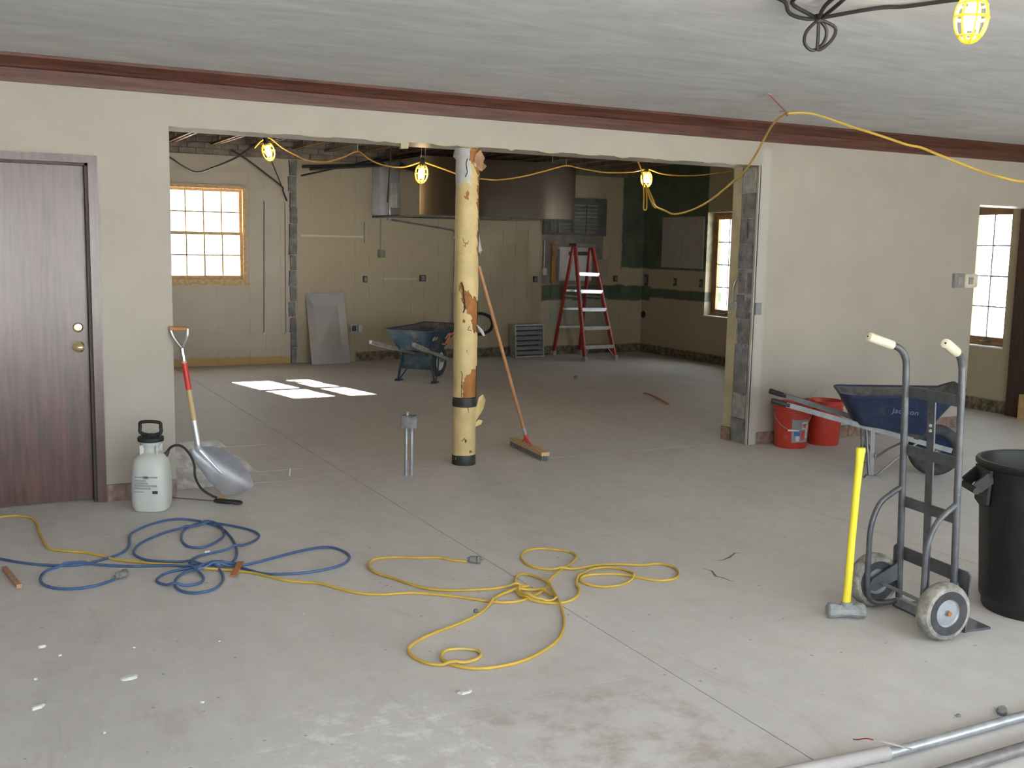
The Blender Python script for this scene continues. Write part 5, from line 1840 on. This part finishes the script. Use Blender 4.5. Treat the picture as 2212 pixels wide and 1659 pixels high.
# hose, wand
hose_w = [(-0.105, -0.33, 0.345), (-0.09, -0.335, 0.37), (-0.06, -0.34, 0.385), (-0.02, -0.34, 0.375), (0.02, -0.335, 0.33), (0.05, -0.33, 0.26), (0.055, -0.33, 0.18), (0.09, -0.325, 0.105), (0.15, -0.32, 0.055), (0.22, -0.32, 0.02), (0.28, -0.335, 0.012), (0.315, -0.375, 0.012), (0.312, -0.41, 0.012), (0.28, -0.42, 0.012), (0.25, -0.405, 0.018)]
R_ = Matrix.Rotation(0.47, 3, 'Z')
loc_ = lambda p: R_ @ (Vector(p) - Vector((-0.195, -0.305, 0)))
bm = new()
tube(bm, [loc_(p) for p in spline(hose_w, 5)], 0.0075, 8)
obj('hose', bm, 'black_rubber', t, True)
bm = new()
tube(bm, [loc_((-0.125, -0.325, 0.315)), loc_((-0.115, -0.33, 0.33)), loc_((-0.10, -0.332, 0.352))], [0.017, 0.016, 0.010], 10)
obj('hose_nut', bm, 'box_dark', t, True)
bm = new()
tube(bm, [loc_(p) for p in ((0.262, -0.408, 0.02), (0.24, -0.395, 0.022), (0.20, -0.36, 0.023), (0.178, -0.33, 0.021), (0.168, -0.32, 0.018))], [0.010, 0.016, 0.017, 0.015, 0.008], 10)
wh = obj('wand_grip', bm, 'black_rubber', t, True)
bm = new()
tube(bm, [loc_(p) for p in ((0.225, -0.355, 0.034), (0.20, -0.335, 0.036), (0.18, -0.32, 0.03))], 0.007, 6)
obj('trigger', bm, 'orange_plastic', wh)
bm = new()
cyl(bm, loc_((0.17, -0.322, 0.018)), loc_((-0.06, -0.10, 0.012)), 0.0045, n=8)
obj('wand', bm, 'thread_pole', wh)

# ------------------------------------------------------------------ scoop shovel leaning on the wall end
t = thing('scoop_shovel', 'scoop shovel with steel blade, wooden shaft and red label leaning on the wall end', 'shovel', (0.12, -0.08, 0))
O_ = t.location
gtop = Vector((0.028, -0.035, 1.06))
sock = Vector((0.118, -0.10, 0.345))
sdir = (sock - gtop).normalized()
tipc = Vector((0.368, -0.165, 0.012))
sh = Vector((0.118, -0.10, 0.315))
bd = (tipc - sh).normalized()
lat_s = Vector((0.80, -0.36, 0.25)).normalized()
lat_t = Vector((0.80, 0.55, 0.0)).normalized()
nb = Vector((0.35, -0.80, 0.45)).normalized()
if nb.y > 0:
    nb = -nb
bm = new()
rows = []
for f, hw, cup, dish in ((0.0, 0.03, 0.0, 0.0), (0.05, 0.065, 0.02, -0.004), (0.14, 0.092, 0.04, -0.008), (0.35, 0.115, 0.045, -0.014), (0.65, 0.14, 0.035, -0.012), (0.9, 0.15, 0.018, -0.006), (1.0, 0.145, 0.008, 0.0)):
    row = []
    for k in range(13):
        v = -1 + k / 6
        latv = lat_s.lerp(lat_t, min(1.0, f * 1.1)).normalized()
        p = sh.lerp(tipc, f) + latv * (hw * v) + nb * (cup * abs(v) ** 3 + dish * (1 - v * v)) - bd * (0.03 * v * v if f > 0.95 else (0.012 * v * v if f > 0.8 else 0))
        row.append(p - O_)
    rows.append(row)
V = [[bm.verts.new(p) for p in r] for r in rows]
for a, b in zip(V, V[1:]):
    for k in range(12):
        bm.faces.new((a[k], a[k + 1], b[k + 1], b[k]))
for e in list(bm.faces):
    pass
geom = bmesh.ops.extrude_face_region(bm, geom=list(bm.faces))
for v in geom['geom']:
    if isinstance(v, bmesh.types.BMVert):
        v.co -= nb * 0.003
for v in bm.verts:
    v.co.z = max(v.co.z, 0.001)
blade = obj('blade', bm, 'dull_alloy', t, True)
bm = new()
tube(bm, [sh.lerp(tipc, f) + nb * (0.004 - 0.012 * (1 - f)) - O_ for f in (0.0, 0.2, 0.4, 0.55)], [0.02, 0.016, 0.010, 0.003], 10)
obj('spine', bm, 'aluminium', blade, True)
bm = new()
w0 = gtop.lerp(sock, 0.26)
w1 = gtop.lerp(sock, 0.83)
tube(bm, [p - O_ for p in (w0, gtop.lerp(sock, 0.6), w1)], [0.0165, 0.0175, 0.0185], 14)
shf = obj('shaft', bm, 'ash_wood', t, True)
bm = new()
tube(bm, [gtop.lerp(sock, f) - O_ for f in (0.30, 0.42, 0.53)], [0.0176, 0.018, 0.0184], 14)
obj('red_label', bm, 'red_label', shf, True)
bm = new()
tube(bm, [p - O_ for p in spline([gtop.lerp(sock, 0.80), gtop.lerp(sock, 0.90), sock - Vector((0.0, 0.004, 0.0)), sh + Vector((0.004, -0.002, -0.01)), sh.lerp(tipc, 0.08)], 4)], [0.020] * 8 + [0.021] * 5 + [0.018] * 4, 12)
obj('socket', bm, 'aluminium', t, True)
gl = Vector((0.75, -0.2, 0.0)).normalized() * 0.05
neck = gtop.lerp(sock, 0.17)
bm = new()
tube(bm, [p - O_ for p in (gtop.lerp(sock, 0.28), neck)], 0.0175, 10)
for s in (-1, 1):
    tube(bm, [p - O_ for p in spline([neck, gtop.lerp(sock, 0.12) + gl * 0.45 * s, gtop.lerp(sock, 0.06) + gl * 0.85 * s, gtop + gl * s], 4)], 0.011, 8)
obj('yoke', bm, 'steel_bright', t, True)
bm = new()
cyl(bm, gtop - gl * 1.05 - O_, gtop + gl * 1.05 - O_, 0.015, n=12)
obj('grip', bm, 'broom_wood', t, True)

# ------------------------------------------------------------------ push broom leaning on the column
t = thing('push_broom', 'wooden push broom leaning its handle on the yellow column', 'broom', (2.745, 0.37, 0))
O_ = t.location
h0, h1 = Vector((2.775, 0.70, 0.055)), Vector((2.71, 0.045, 0.055))
hd = (h1 - h0).normalized()
hn = Vector((hd.y, -hd.x, 0))
bm = new()
bar(bm, h0 - O_, h1 - O_, 0.065, 0.028)
bev(bm, 0.006, 2)
head = obj('head', bm, 'ash_wood', t)
rnd = random.Random(9)
bm = new()
for k in range(56):
    for j in range(4):
        p = h0.lerp(h1, (k + 0.5) / 56) + hn * (j - 1.5) * 0.013 - O_
        q = p + hn * (j - 1.5) * 0.004 + hd * rnd.uniform(-0.006, 0.006)
        bar(bm, (p.x, p.y, 0.045), (q.x, q.y, 0.0015), 0.007, 0.009)
br = obj('bristles', bm, 'grey_plug', head)
br['kind'] = 'stuff'
hb = Vector((2.745, 0.40, 0.085))
ht = Vector((CX + CR + 0.012, CY + 0.0, 1.46))
bm = new()
tube(bm, [hb.lerp(ht, f) - O_ for f in (0.06, 0.5, 0.985, 1.0)], [0.0135, 0.0135, 0.0135, 0.009], 12)
obj('handle', bm, 'broom_wood', t, True)
bm = new()
tube(bm, [hb - O_, hb.lerp(ht, 0.045) - O_], 0.016, 10)
for s in (-1, 1):
    tube(bm, [p - O_ for p in (hb.lerp(ht, 0.035), hb + hd * 0.10 * s + Vector((0, 0, -0.018)))], 0.005, 6)
obj('bracket', bm, 'red_label', t)
bm = new()
tube(bm, [hb.lerp(ht, 0.045) - O_, hb.lerp(ht, 0.085) - O_], 0.0155, 10)
obj('ferrule', bm, 'galvanized', t)

# ------------------------------------------------------------------ conduit stubs with box, rising from the floor
t = thing('conduit_stub_box', 'metal outlet box on two conduit stubs rising from the floor beside the column', 'conduit', (1.574, -0.024, 0))
for dx, dy in ((-0.018, 0.006), (0.018, -0.006)):
    bm = new()
    cyl(bm, (dx, dy, 0), (dx, dy, 0.335), 0.0115, n=12)
    p = obj('pipe', bm, 'galvanized', t, True)
    for z0, z1 in ((0.0, 0.12), (0.315, 0.338)):
        bm = new()
        cyl(bm, (dx, dy, z0), (dx, dy, z1), 0.0135, n=12)
        obj('coupling', bm, 'hub_metal', p, True)
bm = new()
bmesh.ops.create_cube(bm, size=1.0)
bmesh.ops.scale(bm, vec=(0.108, 0.055, 0.09), verts=bm.verts)
bmesh.ops.rotate(bm, verts=bm.verts, matrix=Matrix.Rotation(-0.45, 3, 'Z'))
bmesh.ops.translate(bm, verts=bm.verts, vec=(0, 0, 0.382))
bev(bm, 0.004, 1)
b = obj('box', bm, 'cut_block', t)
bm = new()
cyl(bm, (-0.015, 0, 0.425), (-0.015, 0, 0.445), 0.013, n=10)
cyl(bm, (-0.015, 0, 0.44), (-0.015, 0, 0.452), 0.010, n=10)
obj('knockout', bm, 'hub_metal', b, True)
bm = new()
tube(bm, spline([(0.05, -0.01, 0.345), (0.07, -0.01, 0.352), (0.088, -0.005, 0.38), (0.093, 0, 0.425)], 4), 0.003, 6)
obj('wire', bm, 'thread_pole', b, True)
bm = new()
cyl(bm, (0.806, 0.273, 0), (0.812, 0.275, 0.055), 0.0075, n=10)
sobj('anchor_bolt', bm, 'galvanized', 'short steel bolt standing up from the floor beyond the shovel', 'bolt', (0.806, 0.273, 0), True)

# ------------------------------------------------------------------ conduit lengths at the lower right
t = thing('conduit_length', 'grey steel conduit with wide coupling lying on the floor in the foreground', 'conduit', (1.7, -4.53, 0))
bm = new()
cyl(bm, (1.40 - 1.7, 0, 0.02), (3.2 - 1.7, 0.0, 0.02), 0.0165, n=16)
obj('pipe', bm, 'galvanized', t, True)
bm = new()
tube(bm, [(0.75 - 1.7, 0.06, 0.024), (1.0 - 1.7, 0.035, 0.024), (1.408 - 1.7, 0.0, 0.024)], 0.0235, 16)
obj('coupling', bm, 'grey_board', t, True)
bm = new()
cyl(bm, (1.3, -4.70, 0.021), (3.2, -4.685, 0.021), 0.0205, n=14)
sobj('dark_pipe', bm, 'thread_pole', 'dark steel pipe lying parallel to the conduit in the foreground', 'pipe', (1.3, -4.70, 0.0), True)
bm = new()
bar(bm, (1.40, -4.46, 0.045), (1.475, -4.57, 0.039), 0.009, 0.002)
sobj('paper_strip', bm, 'paper_strip', 'pale paper strip lying across the foreground conduit', 'paper strip', (1.44, -4.52, 0.038))
bm = new()
tube(bm, spline([(1.385, -4.49, 0.055), (1.378, -4.465, 0.05), (1.382, -4.43, 0.03), (1.398, -4.395, 0.012), (1.41, -4.385, 0.005)], 4), 0.0022, 6)
sobj('wire_scrap', bm, 'red_wire', 'curled dark red wire end beside the conduit coupling', 'wire', (1.385, -4.45, 0.002))

# carton by the doorway
t = thing('cardboard_carton', 'tan cardboard carton on the floor in the far doorway', 'carton', (8.10, -0.02, 0), 0.08)
bm = new()
box(bm, -0.005, 0.10, -0.22, 0.10, 0, 0.25)
bev(bm, 0.003, 1)
obj('body', bm, 'cardboard', t)
bm = new()
box(bm, -0.005, 0.05, -0.22, 0.10, 0.25, 0.253)
obj('flap', bm, 'cardboard', t)

# strap on the back floor
bm = new()
P = [(5.515, 2.811, 0.02), (5.46, 2.62, 0.03), (5.39, 2.36, 0.024), (5.316, 2.092, 0.01)]
tube(bm, spline(P, 4), 0.018, 8, flat=0.4)
sobj('metal_strap', bm, 'rust_brown', 'dark bent metal strip lying on the back room floor', 'metal strip', (5.41, 2.45, 0), True)

# ------------------------------------------------------------------ crumbs on the floor
def chip(x, y, sx, sy, h, rz, mat, name, label, cat, group=None, n=9, seed=0):
    rd = random.Random(seed)
    bm = new()
    lo = []
    for k in range(n):
        a = 2 * PI * k / n
        q = rd.uniform(0.85, 1.12)
        lo.append((sx * q * math.cos(a), sy * q * math.sin(a)))
    rings = [[(a, b, 0.0) for a, b in lo], [(a * 1.0, b * 1.0, h * 0.55) for a, b in lo], [(a * 0.72, b * 0.72, h * rd.uniform(0.9, 1.0)) for a, b in lo]]
    loft(bm, rings, True, True)
    o = obj(name, bm, mat)
    o.location = (x, y, 0)
    o.rotation_euler = (0, 0, rz)
    return tag(o, label, cat, group)
WL = 'small white plaster chip on the concrete floor'
for i, (x, y, s) in enumerate(((-0.947, -2.395, 0.016), (-0.889, -2.516, 0.009), (-0.817, -3.279, 0.008), (-0.48, -3.176, 0.010), (-0.62, -2.55, 0.006), (-0.30, -2.62, 0.006), (0.10, -2.45, 0.006), (-0.99, -2.72, 0.011))):
    chip(x, y, s, s * 0.7, s * 0.6, i * 0.7, 'plaster_white', 'plaster_chip', WL, 'plaster chip', 'white plaster chips on the floor', seed=i)
chip(-0.679, -2.853, 0.034, 0.022, 0.010, 0.25, 'plaster_white', 'plaster_chip', 'large oval white plaster piece on the concrete floor', 'plaster chip', n=14, seed=21)
chip(-1.0, -2.987, 0.026, 0.011, 0.010, 0.5, 'plaster_white', 'plaster_chip', 'long narrow white plaster sliver on the concrete floor', 'plaster chip', n=10, seed=22)
o = chip(-0.095, -1.385, 0.017, 0.013, 0.024, 0.2, 'plaster_white', 'plaster_chip', 'white plaster lump lying inside the blue cord loops', 'plaster chip', n=7, seed=23)
chip(0.394, -3.485, 0.03, 0.02, 0.006, 0.2, 'plaster_white', 'plaster_chip', 'flat whitish plaster smear below the yellow cord loop', 'plaster chip', n=11, seed=24)
chip(0.799, -2.735, 0.013, 0.012, 0.013, 0.4, 'stone_grey', 'pebble', 'blue grey pebble beside the yellow cord', 'pebble', n=7, seed=25)
chip(1.889, -4.405, 0.012, 0.009, 0.009, 0.4, 'stone_grey', 'pebble', 'small dark pebble near the foreground conduit', 'pebble', n=7, seed=26)
chip(2.058, -4.452, 0.035, 0.018, 0.02, 0.5, 'stone_grey', 'stone_chunk', 'grey concrete chunk resting beside the foreground conduit', 'stone', n=8, seed=27)
chip(5.55, 4.35, 0.03, 0.022, 0.03, 0.4, 'stone_grey', 'stone_chunk', 'small rubble lump on the back room floor in front of the ladder', 'stone', n=8, seed=28)
bm = new()
bar(bm, (-1.036, -1.262, 0.012), (-0.987, -1.59, 0.012), 0.022, 0.018)
bev(bm, 0.003, 1)
sobj('wood_scrap', bm, 'wood_scrap', 'short reddish wooden stick below the blue cord', 'wood scrap', (-1.01, -1.42, 0))
bm = new()
bar(bm, (-0.06, -1.81, 0.006), (0.012, -1.672, 0.03), 0.028, 0.006)
sobj('wood_scrap', bm, 'leaf_rust', 'orange brown bark scrap lying across the blue and yellow cords', 'wood scrap', (-0.02, -1.74, 0))
